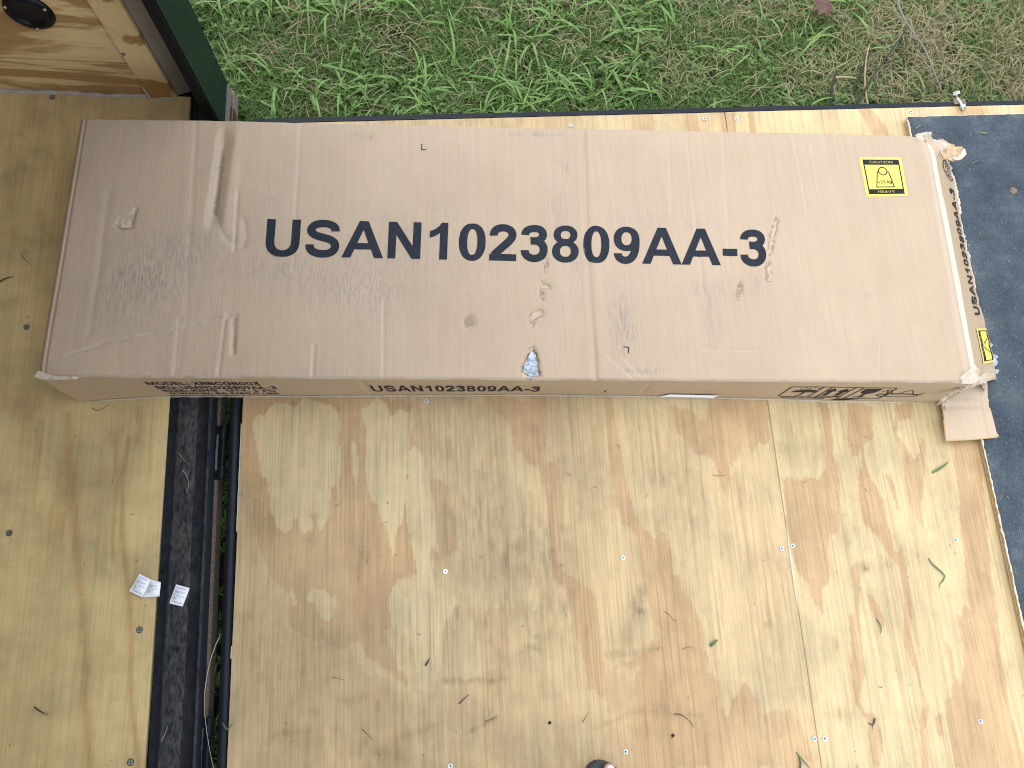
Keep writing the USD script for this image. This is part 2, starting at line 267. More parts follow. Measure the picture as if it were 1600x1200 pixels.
def leafy(name, ramp, trans=.35, rough=.42):
    return mat(name, {'g': ('geometry', {}), 'n': ('noise_texture', {'scale': 2.2, 'detail': 3}), 'n2': ('noise_texture', {'scale': 70, 'detail': 3}), 'ad': ('math', {'math_type': 'multiply_add', 'value2': .62}), 'a3': ('math', {'math_type': 'multiply_add', 'value2': .35, 'value3': -.16}), 'sm': ('math', {'math_type': 'add'}),
        'r': ('rgb_ramp', {'ramp': ramp}), 'p': ('principled_bsdf', {'roughness': rough, 'specular_ior_level': .55}), 't': ('translucent_bsdf', {}), 'mx': ('mix_closure', {'fac': trans})},
        [('g.position', 'n.vector'), ('g.position', 'n2.vector'), ('n2.fac', 'a3.value1'), ('g.random_per_island', 'ad.value1'), ('a3.value', 'ad.value3'), ('ad.value', 'sm.value1'), ('n.fac', 'sm.value2'), ('sm.value', 'hf.value1'), ('hf.value', 'r.fac'), ('r.color', 'p.base_color'), ('r.color', 't.color'), ('p.BSDF', 'mx.closure1'), ('t.BSDF', 'mx.closure2')][:0] or
        [('g.position', 'n.vector'), ('g.position', 'n2.vector'), ('n2.fac', 'a3.value1'), ('g.random_per_island', 'ad.value1'), ('a3.value', 'ad.value3'), ('ad.value', 'r.fac'), ('r.color', 'p.base_color'), ('r.color', 't.color'), ('p.BSDF', 'mx.closure1'), ('t.BSDF', 'mx.closure2')], 'mx.closure')
M['turf'] = leafy('turf_blades', [(0, (.085, .15, .03)), (.2, (.19, .31, .062)), (.42, (.31, .47, .10)), (.55, (.45, .58, .16)), (.62, (.56, .53, .23))])
M['broad'] = leafy('broad_blades', [(0, (.16, .29, .07)), (.3, (.28, .46, .13)), (.5, (.43, .62, .27)), (.62, (.58, .70, .22))], .35, .38)
M['straw'] = leafy('dry_straw', [(0, (.24, .21, .11)), (.3, (.46, .41, .24)), (.62, (.70, .64, .43))], .15, .7)
M['clover'] = leafy('clover_leaves', [(0, (.10, .18, .03)), (.62, (.27, .40, .085))], .3, .5)
M['clip_green'] = plain('cut_blade_green', (.075, .118, .042), .5, .25, 200)
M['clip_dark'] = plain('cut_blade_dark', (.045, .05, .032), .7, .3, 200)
M['twig'] = plain('dark_twig', (.03, .022, .018), .8, .4, 200)
M['straw_pale'] = plain('straw_pale', (.42, .37, .27), .7, .2, 200)
M['stick'] = plain('pale_stick', (.32, .235, .14), .8, .3, 200)
M['stemgrey'] = plain('grey_stem', (.17, .17, .15), .7, .25, 200)
M['oak'] = plain('oak_leaf_brown', (.07, .022, .012), .5, .35, 80)

# ------------------------------------------------------------------ ground
GZ = -0.14
gx, gy = np.meshgrid(np.concatenate([np.linspace(-40, -2, 16), np.linspace(-1.6, 2.8, 150), np.linspace(3.4, 40, 16)]), np.concatenate([np.linspace(-40, -2.2, 16), np.linspace(-1.8, 2.8, 150), np.linspace(3.4, 40, 16)]), indexing='ij')
def ground_z(x, y): return GZ - .01 + .03*(fbm2(x, y, 5, 5, 3)-.5)
solo('ground', gridmesh(gx, gy, ground_z(gx, gy)), M['soil'], smooth=True, kind='structure')

# ------------------------------------------------------------------ trailer with its lowered ramp
TR = thing('cargo_trailer', 'black trailer lined with plywood inside, its plywood ramp door lowered under the long carton', 'trailer', (-1.9, .25, 0))
def figure_floor(x, y):
    f = .78 + .5*(fbm2(x, y, 9, 1.8, 11)-.5)
    wx = x + .006*(fbm2(x, y, 6, 6, 5)-.5)*2
    for pts, w, k in (([(-0.863,0.412),(-0.835,0.199),(-0.811,0.09),(-0.788,-0.04),(-0.776,-0.104),(-0.771,-0.189),(-0.75,-0.306)], .010, .8), ([(-0.73,0.356),(-0.737,0.27),(-0.727,0.139),(-0.71,0.059),(-0.69,-0.058),(-0.682,-0.171),(-0.666,-0.256),(-0.657,-0.312)], .006, .9), ([(-0.757,0.35),(-0.747,0.264),(-0.75,0.14),(-0.737,0.086)], .005, .6), ([(-0.715,0.421),(-0.707,0.38),(-0.713,0.348)], .008, .7)):
        d = dist_line(wx, y, pts); f -= k*np.exp(-(d/w)**2)
    f -= .55*np.exp(-(dist_line(wx, y, [(-0.97,0.43),(-0.906,0.341),(-0.853,0.159)])/.05)**2)*(fbm2(x, y, 30, 3, 2) > .45)
    return np.clip(f, 0, 1)
def stain_floor(x, y):
    s = .45*np.clip(fbm2(x, y, 5, 6, 21, 5)-.48, 0, 1)*3 + .5*np.clip(fbm2(x, y, 30, 30, 22, 5)-.62, 0, 1)*2
    wob = .020*(fbm2(x, y, 16, 16, 31, 5)-.5)*2; spk = .35+1.1*np.clip(fbm2(x, y, 110, 60, 32, 3)-.25, 0, 1)
    for pts, w, k in (([(-1.05,0.989),(-1.072,1.077),(-1.055,1.157),(-1.014,1.203),(-0.959,1.184)], .012, .22), ([(-1.098,1.145),(-1.076,1.134),(-1.064,1.109)], .004, .5), ([(-1.066,1.127),(-1.052,1.132),(-1.032,1.121),(-1.022,1.107)], .004, .55), ([(-1.005,1.096),(-0.98,1.087),(-0.965,1.054),(-0.952,0.988),(-0.945,0.95)], .0035, .45), ([(-1.05,0.895),(-1.05,0.989),(-1.045,1.05)], .006, .35), ([(-0.959,1.184),(-0.94,1.147),(-0.924,1.036)], .008, .3), ([(-0.979,0.914),(-0.966,0.894),(-0.951,0.868),(-0.945,0.835)], .012, .45), ([(-1.065,0.871),(-1.021,0.866),(-0.973,0.827)], .01, .35), ([(-1.039,0.683),(-1.014,0.691)], .016, .5), ([(-0.988,0.25),(-0.909,0.25),(-0.815,0.242)], .012, .22), ([(-0.952,0.28),(-0.899,0.278),(-0.853,0.287)], .004, .35), ([(-0.775,-0.116),(-0.719,-0.129)], .012, .3), ([(-0.883,-0.206),(-0.822,-0.204)], .014, .3), ([(-0.9,-0.169),(-0.908,-0.205)], .014, .3)):
        s += .62*k*spk*np.exp(-(dist_line(x+wob, y+wob, pts)/w)**2)
    return np.clip(s, 0, 1)
def wall_y(x): return 1.25 - .058*(x+.9)
def sheet(parent, name, xs, ys, yfar, mat_, fig, stain, z=0.0, th=.018, label=None, raise_edge=0):
    X, V = np.meshgrid(xs, ys, indexing='ij'); Y = ys[0] + (V-ys[0])/(ys[-1]-ys[0])*(yfar(X)-ys[0])
    Z = z + .0012*(fbm2(X, Y, 3, 3, 8)-.5)
    top = gridmesh(X, Y, Z); n, m = X.shape
    ring = np.r_[np.arange(m), np.arange(1, n)*m+m-1, (n-1)*m+np.arange(m-2, -1, -1), np.arange(n-2, 0, -1)*m]
    low = top.vertices[ring] - [0, 0, th]; V2 = np.vstack([top.vertices, low]); k = len(top.vertices); L = len(ring); F = []
    for i in range(L):
        j = (i+1) % L; F += [(ring[i], k+i, k+j), (ring[i], k+j, ring[j])]
    x2, y2 = V2[:, 0], V2[:, 1]
    return part(parent, name, trimesh.Trimesh(V2, np.vstack([top.faces, F]), process=False), mat_, False, label, None, {'figure': fig(x2, y2), 'stain': stain(x2, y2)})
def lin(*seg): return np.unique(np.concatenate([np.arange(a, b, s) for a, b, s in seg]))
fx = np.r_[lin((-3.2, -1.25, .06), (-1.25, -.6505, .0035)), -.6485]; fy = np.r_[lin((-.85, -.33, .03), (-.33, 1.25, .0045)), 1.25]
FLOOR = sheet(TR, 'floor_panel', fx, fy, lambda x: wall_y(x), M['floor_ply'], figure_floor, stain_floor, th=.02, label='trailer floor of pale stained plywood')
def screw(parent, x, y, z=0.0, r=.0050, nrm='z', wy=0):
    disc = trimesh.creation.cylinder(r, .0014, sections=14); c1 = trimesh.creation.box((r*1.1, r*.28, .0006)); c2 = trimesh.creation.box((r*.28, r*1.1, .0005)); cc = cat([c1, c2]); cc.apply_translation((0, 0, .0009))
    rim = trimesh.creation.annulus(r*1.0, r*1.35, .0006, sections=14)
    for m_ in (disc, cc, rim):
        m_.apply_transform(trimesh.transformations.rotation_matrix(rnd.uniform(0, 3), (0, 0, 1)))
        if nrm == 'y': m_.apply_transform(trimesh.transformations.rotation_matrix(math.pi/2, (1, 0, 0)))
        m_.apply_translation((x, y, z) if nrm == 'y' else (x, y, z+.0006))
    s = part(parent, 'screw', disc, M['zinc']); 
    if parent.count('/') <= 2: part(s, 'cross_recess', cc, M['recess']); part(s, 'rim_shadow', rim, M['clip_dark'])
    else: part(parent, 'cross_recess', cc, M['recess'])
for x, y in [(-0.976,0.625),(-0.958,0.16),(-0.674,-0.052),(-0.672,-0.303),(-0.984,1.236)]: screw(TR, x, y)
# interior wall
xs_w = (-3.2, -.681)
def wall_slab(x0, x1, z0, z1, off, th):
    P = Polygon([(x0, wall_y(x0)-off), (x1, wall_y(x1)-off), (x1, wall_y(x1)-off+th), (x0, wall_y(x0)-off+th)]); return prism(P, z0, z1)
part(TR, 'wall_panel', wall_slab(-3.2, -.70, .119, 1.95, 0, .012), M['wall_ply'], label='plywood wall panel inside the trailer')
part(TR, 'kick_board', wall_slab(-3.2, -.7405, .0, .117, .003, .014), M['wall_ply'], label='low plywood board along the foot of the wall')
tb = Polygon([(-.748, wall_y(-.748)-.009), (-.681, wall_y(-.681)-.009), (-.681, wall_y(-.681)+.003), (-.748, wall_y(-.748)+.003)])
part(TR, 'trim_board', prism(tb, 0, 1.95), M['trim_ply'], label='upright plywood trim board beside the door post')
for px, pz in [(-0.7427,0.1608)]: screw(TR, px, wall_y(px)-.010, pz, .0032, 'y')
cl = [(x, wall_y(x)-.006+.002*math.sin(x*31), .001) for x in np.linspace(-1.3, -.687, 40)]
part(TR, 'caulk_line', tube(cl, .0055, 6, 1+.35*np.sin(np.arange(40)*1.7)), M['caulk'], True)
cl = [(-.7485, wall_y(-.748)-.008, z) for z in np.linspace(.0, .05, 8)]
part(TR, 'caulk_line', tube(cl, .004, 6, np.linspace(1.3, .4, 8)), M['caulk'], True)
# round black fitting on the wall
ry = wall_y(-.892); prof = [(0, .003), (.028, .004), (.033, .010), (.036, .0125), (.044, .011), (.0492, .006), (.050, .0)]
rp = trimesh.creation.revolve(np.array(prof), sections=48); rp.apply_transform(trimesh.transformations.rotation_matrix(math.pi/2, (1, 0, 0))); rp.apply_translation((-.892, ry, .275))
RND = part(TR, 'round_fitting', rp, M['black'], True, 'round black fitting screwed to the plywood wall')
for a in (151, 20, 263):
    x, z = -.892+.043*math.cos(math.radians(a)), .275+.043*math.sin(math.radians(a)); sc = trimesh.creation.icosphere(2, .0042); sc.apply_scale((1, .5, 1)); sc.apply_translation((x, ry-.012, z)); part(RND, 'screw', sc, M['steel_bright'], True)
# door post and jamb
part(TR, 'door_jamb', prism(Polygon([(-.6795, 1.240), (-.588, 1.274), (-.592, 1.285), (-.6795, 1.252)]), 0, 1.98), M['jamb'], label='tan painted door jamb')
POST = part(TR, 'door_post', box(-.588, -.5635, 1.135, 1.285, -.02, 2.0, .002), M['post_black'], label='black steel door post at the ramp hinge')
part(POST, 'post_face', box(-.5625, -.5605, 1.138, 1.282, -.01, 2.0), M['post_face'])
part(TR, 'worn_sill', box(-.5600, -.5565, 1.10, 1.2755, -.03, -.002), M['sill'], label='weathered grey sill end under the door post')
part(TR, 'tail_light', box(-.5560, -.5495, 1.160, 1.225, -.06, -.025, .002), M['red'], label='red lens at the foot of the door post')
# threshold profile, swept along the opening
pxz = [(-.6470, -.02), (-.6470, -.008), (-.630, -.008), (-.628, -.0055), (-.6245, -.0055), (-.622, -.013), (-.587, -.013), (-.584, -.0115), (-.561, -.0115), (-.5585, -.0035), (-.5545, -.0035), (-.5525, -.008), (-.5525, -.045)]
YS = np.arange(-.86, 1.285, .01); DU = {0: .05, 1: .08, 2: .10, 3: .15, 4: .25, 5: .35, 6: .9, 7: .18, 8: .06, 9: .2, 10: .4, 11: .05, 12: 0}
pp = []; 
for i in range(len(pxz)-1):
    for t in ((0, .25, .5, .75) if i in (2, 6, 8) else (0,)): pp.append((pxz[i][0]+t*(pxz[i+1][0]-pxz[i][0]), pxz[i][1]+t*(pxz[i+1][1]-pxz[i][1]), DU[i] if i not in (6,) else (.55, 1.0, 1.0, .30)[int(t*4)]))
pp.append((*pxz[-1], 0)); pp = np.array(pp)
def lean(y): return -.0095*(y-.25)
PX, PY = np.meshgrid(np.arange(len(pp)), YS, indexing='ij')
TX = pp[PX, 0] + lean(PY); TZ = pp[PX, 1]; mth = gridmesh(TX, PY, TZ)
part(TR, 'threshold_plate', mth, M['threshold'], label='black steel threshold with a dusty channel', pv={'dust': pp[PX, 2].ravel()})
for x, y in [(-0.651,0.406),(-0.639,0.064)]: part(TR, 'rivet', trimesh.creation.cylinder(.0032, .002, sections=12, transform=trimesh.transformations.translation_matrix((x, y, -.0075))), M['black'])
bm = box(-.60, -.5455, -.86, 1.29, -.085, -.045, .002); bm.vertices[:, 0] += lean(bm.vertices[:, 1]); bm = bm.subdivide_to_size(.08)
part(TR, 'rear_beam', bm, M['rust'], label='rusty brown beam under the threshold')
def hinge(y0, y1):
    h = part(TR, 'hinge', box(-.556, -.5385, y0, y1, -.052, -.040, .001), M['black'], label=None)
    L = y1-y0
    for i, (a, b, r, mt) in enumerate(((0, .24, .0085, 'tube'), (.25, .73, .0058, 'tube'), (.74, 1, .0085, 'tube'))):
        part(h, 'hinge_knuckle', tube([(-.5345, y0+a*L, -.036), (-.5345, y0+b*L, -.036)], r, 14), M[mt], 40)
    part(h, 'weld_bead', tube([(-.549, y0+.02, -.040), (-.5495, y0+L*.5, -.039), (-.549, y1-.02, -.040)], .0028, 6), M['sill'], True)
hinge(.262, .385); hinge(-.37, -.235); hinge(.80, .92)
# shell: outer skins, far wall, front, roof
part(TR, 'outer_skin', wall_slab(-3.2, -.595, -.05, 2.0, -.026, .008), M['post_black'])
part(TR, 'side_wall', box(-3.2, -.68, -.88, -.865, .001, 1.95), M['wall_ply'], label='opposite plywood wall')
part(TR, 'front_wall', box(-3.235, -3.205, -.88, 1.39, .001, 1.95), M['wall_ply'])
part(TR, 'roof_panel', box(-3.25, -.56, -.90, 1.41, 1.955, 2.03), M['ceiling'])
part(TR, 'door_post', box(-.588, -.5635, -.90, -.75, -.02, 1.95, .002), M['post_black'], label='second door post')
part(TR, 'underbody', box(-3.2, -.66, -.86, 1.38, -.10, -.022), M['post_black'])
# ramp door
def yfar(x): return 1.155 + .0205*(x+.5)
RAMP = part(TR, 'ramp_door', box(-.47, 2.05, -.74, 1.14, -.058, -.020), M['black'], label='lowered ramp door faced with plywood sheets')
POLY = dict(
 L1=[(-0.452,0.396),(-0.423,0.417),(-0.409,0.424),(-0.355,0.427),(-0.294,0.422),(-0.274,0.404),(-0.268,0.385),(-0.266,0.311),(-0.27,0.229),(-0.286,0.219),(-0.289,0.152),(-0.299,0.142),(-0.307,0.129),(-0.316,0.147),(-0.321,0.154),(-0.324,0.13),(-0.345,0.126),(-0.351,0.148),(-0.353,0.162),(-0.366,0.165),(-0.369,0.135),(-0.397,0.142),(-0.406,0.161),(-0.417,0.186),(-0.42,0.232),(-0.428,0.257),(-0.439,0.265),(-0.451,0.33),(-0.46,0.371)],
 L2=[(-0.237,0.336),(-0.23,0.317),(-0.225,0.288),(-0.223,0.259),(-0.228,0.232),(-0.235,0.249),(-0.241,0.31)],
 L3=[(-0.216,0.404),(-0.203,0.409),(-0.185,0.424),(-0.17,0.408),(-0.149,0.4),(-0.127,0.397),(-0.101,0.396),(-0.1,0.36),(-0.11,0.331),(-0.112,0.305),(-0.099,0.303),(-0.082,0.285),(-0.072,0.252),(-0.063,0.216),(-0.059,0.173),(-0.052,0.099),(-0.049,0.075),(-0.065,0.079),(-0.072,0.059),(-0.066,0.028),(-0.064,-0.009),(-0.098,-0.007),(-0.1,0.054),(-0.11,0.102),(-0.118,0.144),(-0.124,0.194),(-0.128,0.145),(-0.145,0.111),(-0.149,0.063),(-0.154,0.091),(-0.16,0.129),(-0.176,0.15),(-0.182,0.193),(-0.193,0.193),(-0.203,0.215),(-0.209,0.262),(-0.207,0.32),(-0.207,0.357),(-0.216,0.376)],
 L4=[(-0.142,0.009),(-0.125,-0.009),(-0.101,0.017),(-0.097,0.033),(-0.064,0.032),(-0.058,-0.006),(-0.036,-0.002),(-0.016,-0.018),(-0.013,-0.041),(-0.041,-0.063),(-0.049,-0.101),(-0.048,-0.14),(-0.06,-0.19),(-0.069,-0.214),(-0.098,-0.194),(-0.107,-0.149),(-0.112,-0.123),(-0.124,-0.116),(-0.127,-0.09),(-0.152,-0.089),(-0.155,-0.05),(-0.16,-0.03)],
 L5=[(-0.319,0.008),(-0.292,0.007),(-0.27,-0.008),(-0.27,-0.031),(-0.288,-0.049),(-0.305,-0.045),(-0.318,-0.021),(-0.334,-0.014),(-0.334,-0.004)],
 L6=[(-0.367,0.001),(-0.356,-0.001),(-0.352,-0.016),(-0.362,-0.024)])
TANS = dict(
 B0=[(-0.497,0.446),(-0.137,0.433),(-0.079,0.397),(-0.082,0.249),(-0.026,0.218),(-0.002,0.076),(-0.142,0.022),(-0.116,-0.052),(-0.17,-0.088),(-0.118,-0.205),(-0.224,-0.111),(-0.304,-0.093),(-0.371,-0.064),(-0.372,0.001),(-0.414,0.043),(-0.444,0.139),(-0.453,0.195),(-0.488,0.267)],
 T1=[(0.073,0.422),(0.208,0.417),(0.201,0.311),(0.194,0.266),(0.208,0.258),(0.226,0.25),(0.233,0.192),(0.228,0.121),(0.216,0.058),(0.221,0.024),(0.282,-0.014),(0.288,-0.031),(0.289,-0.034),(0.293,-0.134),(0.301,-0.205),(0.298,-0.243),(0.257,-0.234),(0.252,-0.17),(0.239,-0.118),(0.233,-0.058),(0.226,-0.011),(0.199,0.015),(0.196,0.066),(0.195,0.136),(0.19,0.208),(0.179,0.252),(0.154,0.268),(0.127,0.317),(0.118,0.355),(0.093,0.379)],
 T2=[(0.348,0.412),(0.368,0.411),(0.368,0.346),(0.374,0.285),(0.376,0.229),(0.385,0.17),(0.393,0.131),(0.412,0.108),(0.432,0.09),(0.458,0.088),(0.465,0.053),(0.468,0.011),(0.48,-0.01),(0.477,-0.034),(0.498,-0.069),(0.519,-0.107),(0.517,-0.147),(0.527,-0.18),(0.303,-0.186),(0.408,-0.147),(0.41,-0.088),(0.395,-0.026),(0.398,0.077),(0.362,0.114),(0.351,0.158),(0.347,0.23),(0.343,0.316)],
 T3=[(0.501,0.39),(0.52,0.374),(0.551,0.375),(0.56,0.359),(0.585,0.351),(0.594,0.403),(0.738,0.398),(0.733,0.293),(0.663,0.275),(0.631,0.231),(0.612,0.162),(0.587,0.248),(0.54,0.28),(0.508,0.317)],
 T4=[(0.473,-0.036),(0.504,-0.065),(0.518,-0.111),(0.518,-0.146),(0.517,-0.195),(0.542,-0.223),(0.54,-0.274),(0.55,-0.302),(0.57,-0.259),(0.597,-0.235),(0.626,-0.271),(0.627,-0.296),(0.688,-0.3),(0.715,-0.336),(0.727,-0.408),(0.342,-0.382),(0.359,-0.207)],
 T5=[(0.745,0.198),(0.787,0.199),(0.826,0.187),(0.861,0.236),(0.862,0.34),(0.859,0.383),(0.885,0.382),(0.884,0.339),(0.883,0.287),(0.875,0.256),(0.882,0.225),(0.879,0.175),(0.864,0.091),(0.837,0.068),(0.83,0.04),(0.827,-0.008),(0.818,-0.04),(0.803,-0.044),(0.791,-0.099),(0.774,-0.066),(0.77,-0.028),(0.747,-0.018),(0.742,0.044),(0.742,0.112)],
 T6=[(0.933,0.374),(0.992,0.372),(0.982,0.293),(0.956,0.268),(0.952,0.232),(0.956,0.212),(0.966,0.181),(0.979,0.14),(0.977,0.101),(0.984,0.032),(1.011,0.012),(1.001,-0.026),(0.999,-0.087),(0.995,-0.128),(0.985,-0.155),(0.989,-0.218),(0.991,-0.28),(0.988,-0.263),(0.978,-0.227),(0.967,-0.168),(0.986,-0.063),(0.984,0.003),(0.95,0.044),(0.92,0.103),(0.923,0.173),(0.941,0.218),(0.948,0.269),(0.939,0.248),(0.92,0.244),(0.919,0.296),(0.929,0.327)],
 T7=[(1.051,0.37),(1.095,0.374),(1.085,0.326),(1.052,0.322),(1.041,0.291),(1.051,0.264),(1.072,0.233),(1.088,0.245),(1.1,0.294),(1.109,0.283),(1.084,0.176),(1.068,0.136),(1.063,0.077),(1.048,0.092),(1.04,0.128),(1.041,0.188),(1.041,0.265),(1.035,0.302)],
 T8=[(0.996,0.21),(1.013,0.179),(1.015,0.109),(1.007,0.119),(0.998,0.18)],
 T9=[(0.874,0.004),(0.893,0.008),(0.891,-0.03),(0.881,-0.085),(0.872,-0.117),(0.871,-0.14),(0.862,-0.246),(0.849,-0.263),(0.843,-0.28),(0.859,-0.307),(0.876,-0.321),(0.881,-0.372),(0.864,-0.421),(0.848,-0.42),(0.852,-0.319),(0.834,-0.288),(0.837,-0.218),(0.847,-0.12),(0.86,-0.102),(0.872,-0.057)],
 T10=[(0.901,-0.058),(0.924,-0.097),(0.932,-0.129),(0.919,-0.147),(0.899,-0.095)],
 T11=[(1.179,0.28),(1.238,0.278),(1.232,0.159),(1.218,0.021),(1.208,-0.122),(1.183,-0.203),(1.175,-0.322),(1.188,-0.409),(1.18,-0.442),(1.027,-0.432),(1.027,-0.343),(1.032,-0.309),(1.06,-0.258),(1.062,-0.169),(1.073,-0.187),(1.067,-0.25),(1.078,-0.268),(1.099,-0.198),(1.094,-0.161),(1.097,-0.116),(1.11,-0.126),(1.124,-0.098),(1.133,-0.113),(1.137,-0.052),(1.15,0.053),(1.166,0.162),(1.169,0.223)],
 T12=[(1,-0.32),(1.02,-0.321),(1.012,-0.363),(1,-0.354)], T13=[(0.806,-0.14),(0.813,-0.159),(0.808,-0.181),(0.804,-0.167)],
 T14=[(0.978,-0.155),(0.982,-0.168),(0.995,-0.311),(0.978,-0.344),(0.973,-0.428),(0.956,-0.427),(0.968,-0.335),(0.987,-0.302)],
 U1=[(0.482,1.213),(0.543,1.212),(0.538,1.106),(0.476,1.106)], U2=[(0.626,1.212),(0.663,1.212),(0.662,1.104),(0.629,1.105)], U3=[(0.73,1.191),(0.77,1.191),(0.758,1.103),(0.72,1.104)], U4=[(1.103,1.209),(1.133,1.209),(1.19,1.099),(1.136,1.1)], U5=[(0.808,1.211),(0.819,1.211),(0.811,1.103),(0.793,1.103)], U6=[(1.459,1.207),(1.478,1.207),(1.475,1.156),(1.451,1.156)])
LIGHT = dict(A=[(1.249,0.277),(1.237,0.134),(1.234,0.01),(1.217,-0.209),(1.199,-0.345),(1.184,-0.345),(1.192,-0.19),(1.202,-0.036),(1.227,0.159)])
MID = dict(A=[(0.001,-0.045),(0.114,-0.052),(0.114,-0.124),(0.178,-0.198),(0.19,-0.224),(0.215,-0.251),(0.212,-0.388),(-0.044,-0.37),(-0.039,-0.204),(0.063,-0.178)], B=[(-0.488,0.267),(-0.434,0.236),(-0.384,-0.063),(-0.277,-0.108),(-0.119,-0.217),(-0.121,-0.362),(-0.489,-0.337)], C=[(0.302,-0.193),(0.504,-0.256),(0.485,-0.406),(0.251,-0.39),(0.286,-0.302)])
STAINS = (([(-0.327,0.165),(-0.319,0.163)], .010, .65), ([(-0.045,-0.188),(0.002,-0.194),(0.036,-0.197),(0.083,-0.192)], .007, .55), ([(0.349,-0.131),(0.378,-0.039),(0.387,-0.033)], .014, .5), ([(0.369,-0.076),(0.397,-0.076)], .006, .5), ([(0.298,-0.16),(0.361,-0.157),(0.421,-0.146)], .008, .42), ([(-0.496,0.225),(-0.468,0.212),(-0.44,0.204)], .003, .55), ([(0.873,0.065),(0.88,0.053)], .014, .45), ([(0.898,-0.004),(0.958,-0.003)], .014, .55), ([(0.904,-0.012),(0.912,-0.011)], .004, .8), ([(1.005,0.04),(1.03,0.013)], .006, .4),
  ([(0.787,0.33),(0.784,0.287),(0.769,0.272)], .03, .35), ([(-0.31,-0.112),(-0.297,-0.106)], .014, .35), ([(-0.28,-0.204),(-0.243,-0.216),(-0.171,-0.208)], .01, .3), ([(-0.224,-0.308),(-0.146,-0.325),(-0.069,-0.354)], .016, .35), ([(-0.416,-0.284),(-0.378,-0.268),(-0.327,-0.271)], .006, .35), ([(-0.146,-0.295),(-0.093,-0.28),(-0.054,-0.271)], .005, .3), ([(-0.002,-0.292),(0.039,-0.277),(0.059,-0.268)], .004, .5), ([(-0.145,-0.24),(-0.041,-0.272),(0.064,-0.303)], .03, .2), ([(0.265,-0.3),(0.307,-0.287),(0.35,-0.271),(0.485,-0.292)], .006, .35), ([(0.127,-0.137),(0.141,-0.134),(0.161,-0.141)], .01, .45), ([(0.043,-0.079),(0.055,-0.059)], .01, .4), ([(-0.021,-0.09),(-0.006,-0.045)], .008, .45), ([(0.156,-0.113),(0.137,-0.099)], .005, .4),
  ([(0.194,0.266),(0.267,0.249),(0.302,0.145)], .06, .16), ([(0.015,0.159),(0.098,0.113),(0.223,0.051)], .06, .18), ([(0.434,0.286),(0.473,0.225)], .05, .15), ([(0.552,0.134),(0.611,0.017),(0.668,-0.095)], .06, .16), ([(-0.224,-0.332),(-0.12,-0.303)], .05, .15), ([(0.009,-0.353),(0.17,-0.322)], .06, .22), ([(0.797,-0.306),(0.813,-0.311)], .012, .5))
def figure_ramp(x, y):
    wx = x + .005*(fbm2(x, y, 40, 12, 41)-.5)*2 + .0022*(fbm2(x, y, 200, 30, 42, 3)-.5)*2; wy = y + .022*(fbm2(x, y, 60, 10, 43)-.5)*2
    f = np.where(x < .7375, .68, .88) + .35*(fbm2(x, y, 26, 1.5, 44)-.5) + .25*(fbm2(x, y, 4, 3, 47)-.5)
    f = np.where(inpoly(wx, wy, list(MID.values())), f-.24, f)
    t = inpoly(wx, wy, list(TANS.values())); f = np.where(t, .12 + .45*np.clip(fbm2(x, y, 26, 1.6, 45)-.35, 0, 1), f)
    l = inpoly(wx, wy, list(POLY.values())); f = np.where(l, .93 + .1*(fbm2(x, y, 12, 6, 46)-.5), f)
    f = np.where(inpoly(wx, wy, list(LIGHT.values())), 1.0, f)
    far = (y < -.455) | (x > 1.3); f = np.where(far, .5+.5*np.sign(fbm2(x, y, 12, 1.8, 48)-.5), f)
    f -= .6*np.clip(np.sin((wx + .004*fbm2(x, y, 3, 2, 49))*2*np.pi/.0078), .35, 1)*.35*(fbm2(x, y, 7, 2, 50) > .47)*(~l)
    return np.clip(f, 0, 1)
def stain_ramp(x, y):
    fib = np.clip((fbm2(x, y, 150, 38, 64, 3)-.30)*2.2, 0, 1.3); spk = fbm2(x, y, 120, 110, 65, 3)
    s = 1.6*np.clip(fbm2(x, y, 6.5, 4.5, 61, 5)-.47, 0, 1)*(.35+.9*fib) + 1.5*np.clip(fbm2(x, y, 38, 26, 62, 4)-.60, 0, 1)*(.5+.8*spk)
    s += .8*np.clip(fbm2(x, y, 17, 13, 66, 5)-.58, 0, 1)*fib
    s *= np.where(x > .7375, .62, 1.0)*np.where(inpoly(x, y, list(POLY.values())), .7, 1.0)
    wob = .012*(fbm2(x, y, 34, 34, 63)-.5)*2
    for pts, w, k in STAINS: s += k*.95*np.exp(-(dist_line(x+wob, y+wob*.7, pts)/w)**1.7)*(.25+1.0*fib*(.4+spk))
    return np.clip(s, 0, .9)
ry_ = np.r_[lin((-.74, -.45, .03), (-.45, .47, .0034), (.47, 1.0, .05), (1.0, 1.155, .006)), 1.155]
rx1 = np.r_[lin((-.484, .7365, .0034)), .7368]; rx2 = np.r_[lin((.7388, 1.30, .0034), (1.30, 2.05, .05)), 2.05]
PA = sheet(RAMP, 'ramp_panel', rx1, ry_, yfar, M['ramp_ply'], figure_ramp, stain_ramp, label='broad plywood sheet on the ramp beside the hinge')
PB = sheet(RAMP, 'ramp_panel', rx2, ry_, yfar, M['ramp_ply'], figure_ramp, stain_ramp, z=.0009, label='outer plywood sheet on the ramp')
sl = [(.7378+.0008*math.sin(y*9), y, .0004) for y in np.linspace(-.09, .09, 40)]
part(RAMP, 'seam_splinter', tube(sl, .0026, 5, .15+.85*np.sin(np.linspace(0, np.pi, 40))), M['raw_edge'])
sl = [(.7379, y, -.0012) for y in np.linspace(-.7, 1.13, 60)]
part(RAMP, 'seam_filler', tube(sl, .0012, 5), M['stick'])
ft = np.array([(-.5015+lean(y)-.0*y, y, -.0105) for y in np.linspace(-.74, 1.155, 14)])
part(RAMP, 'frame_tube', tube(ft, .0112, 18), M['tube'], True, label='black round tube along the hinge edge of the ramp')
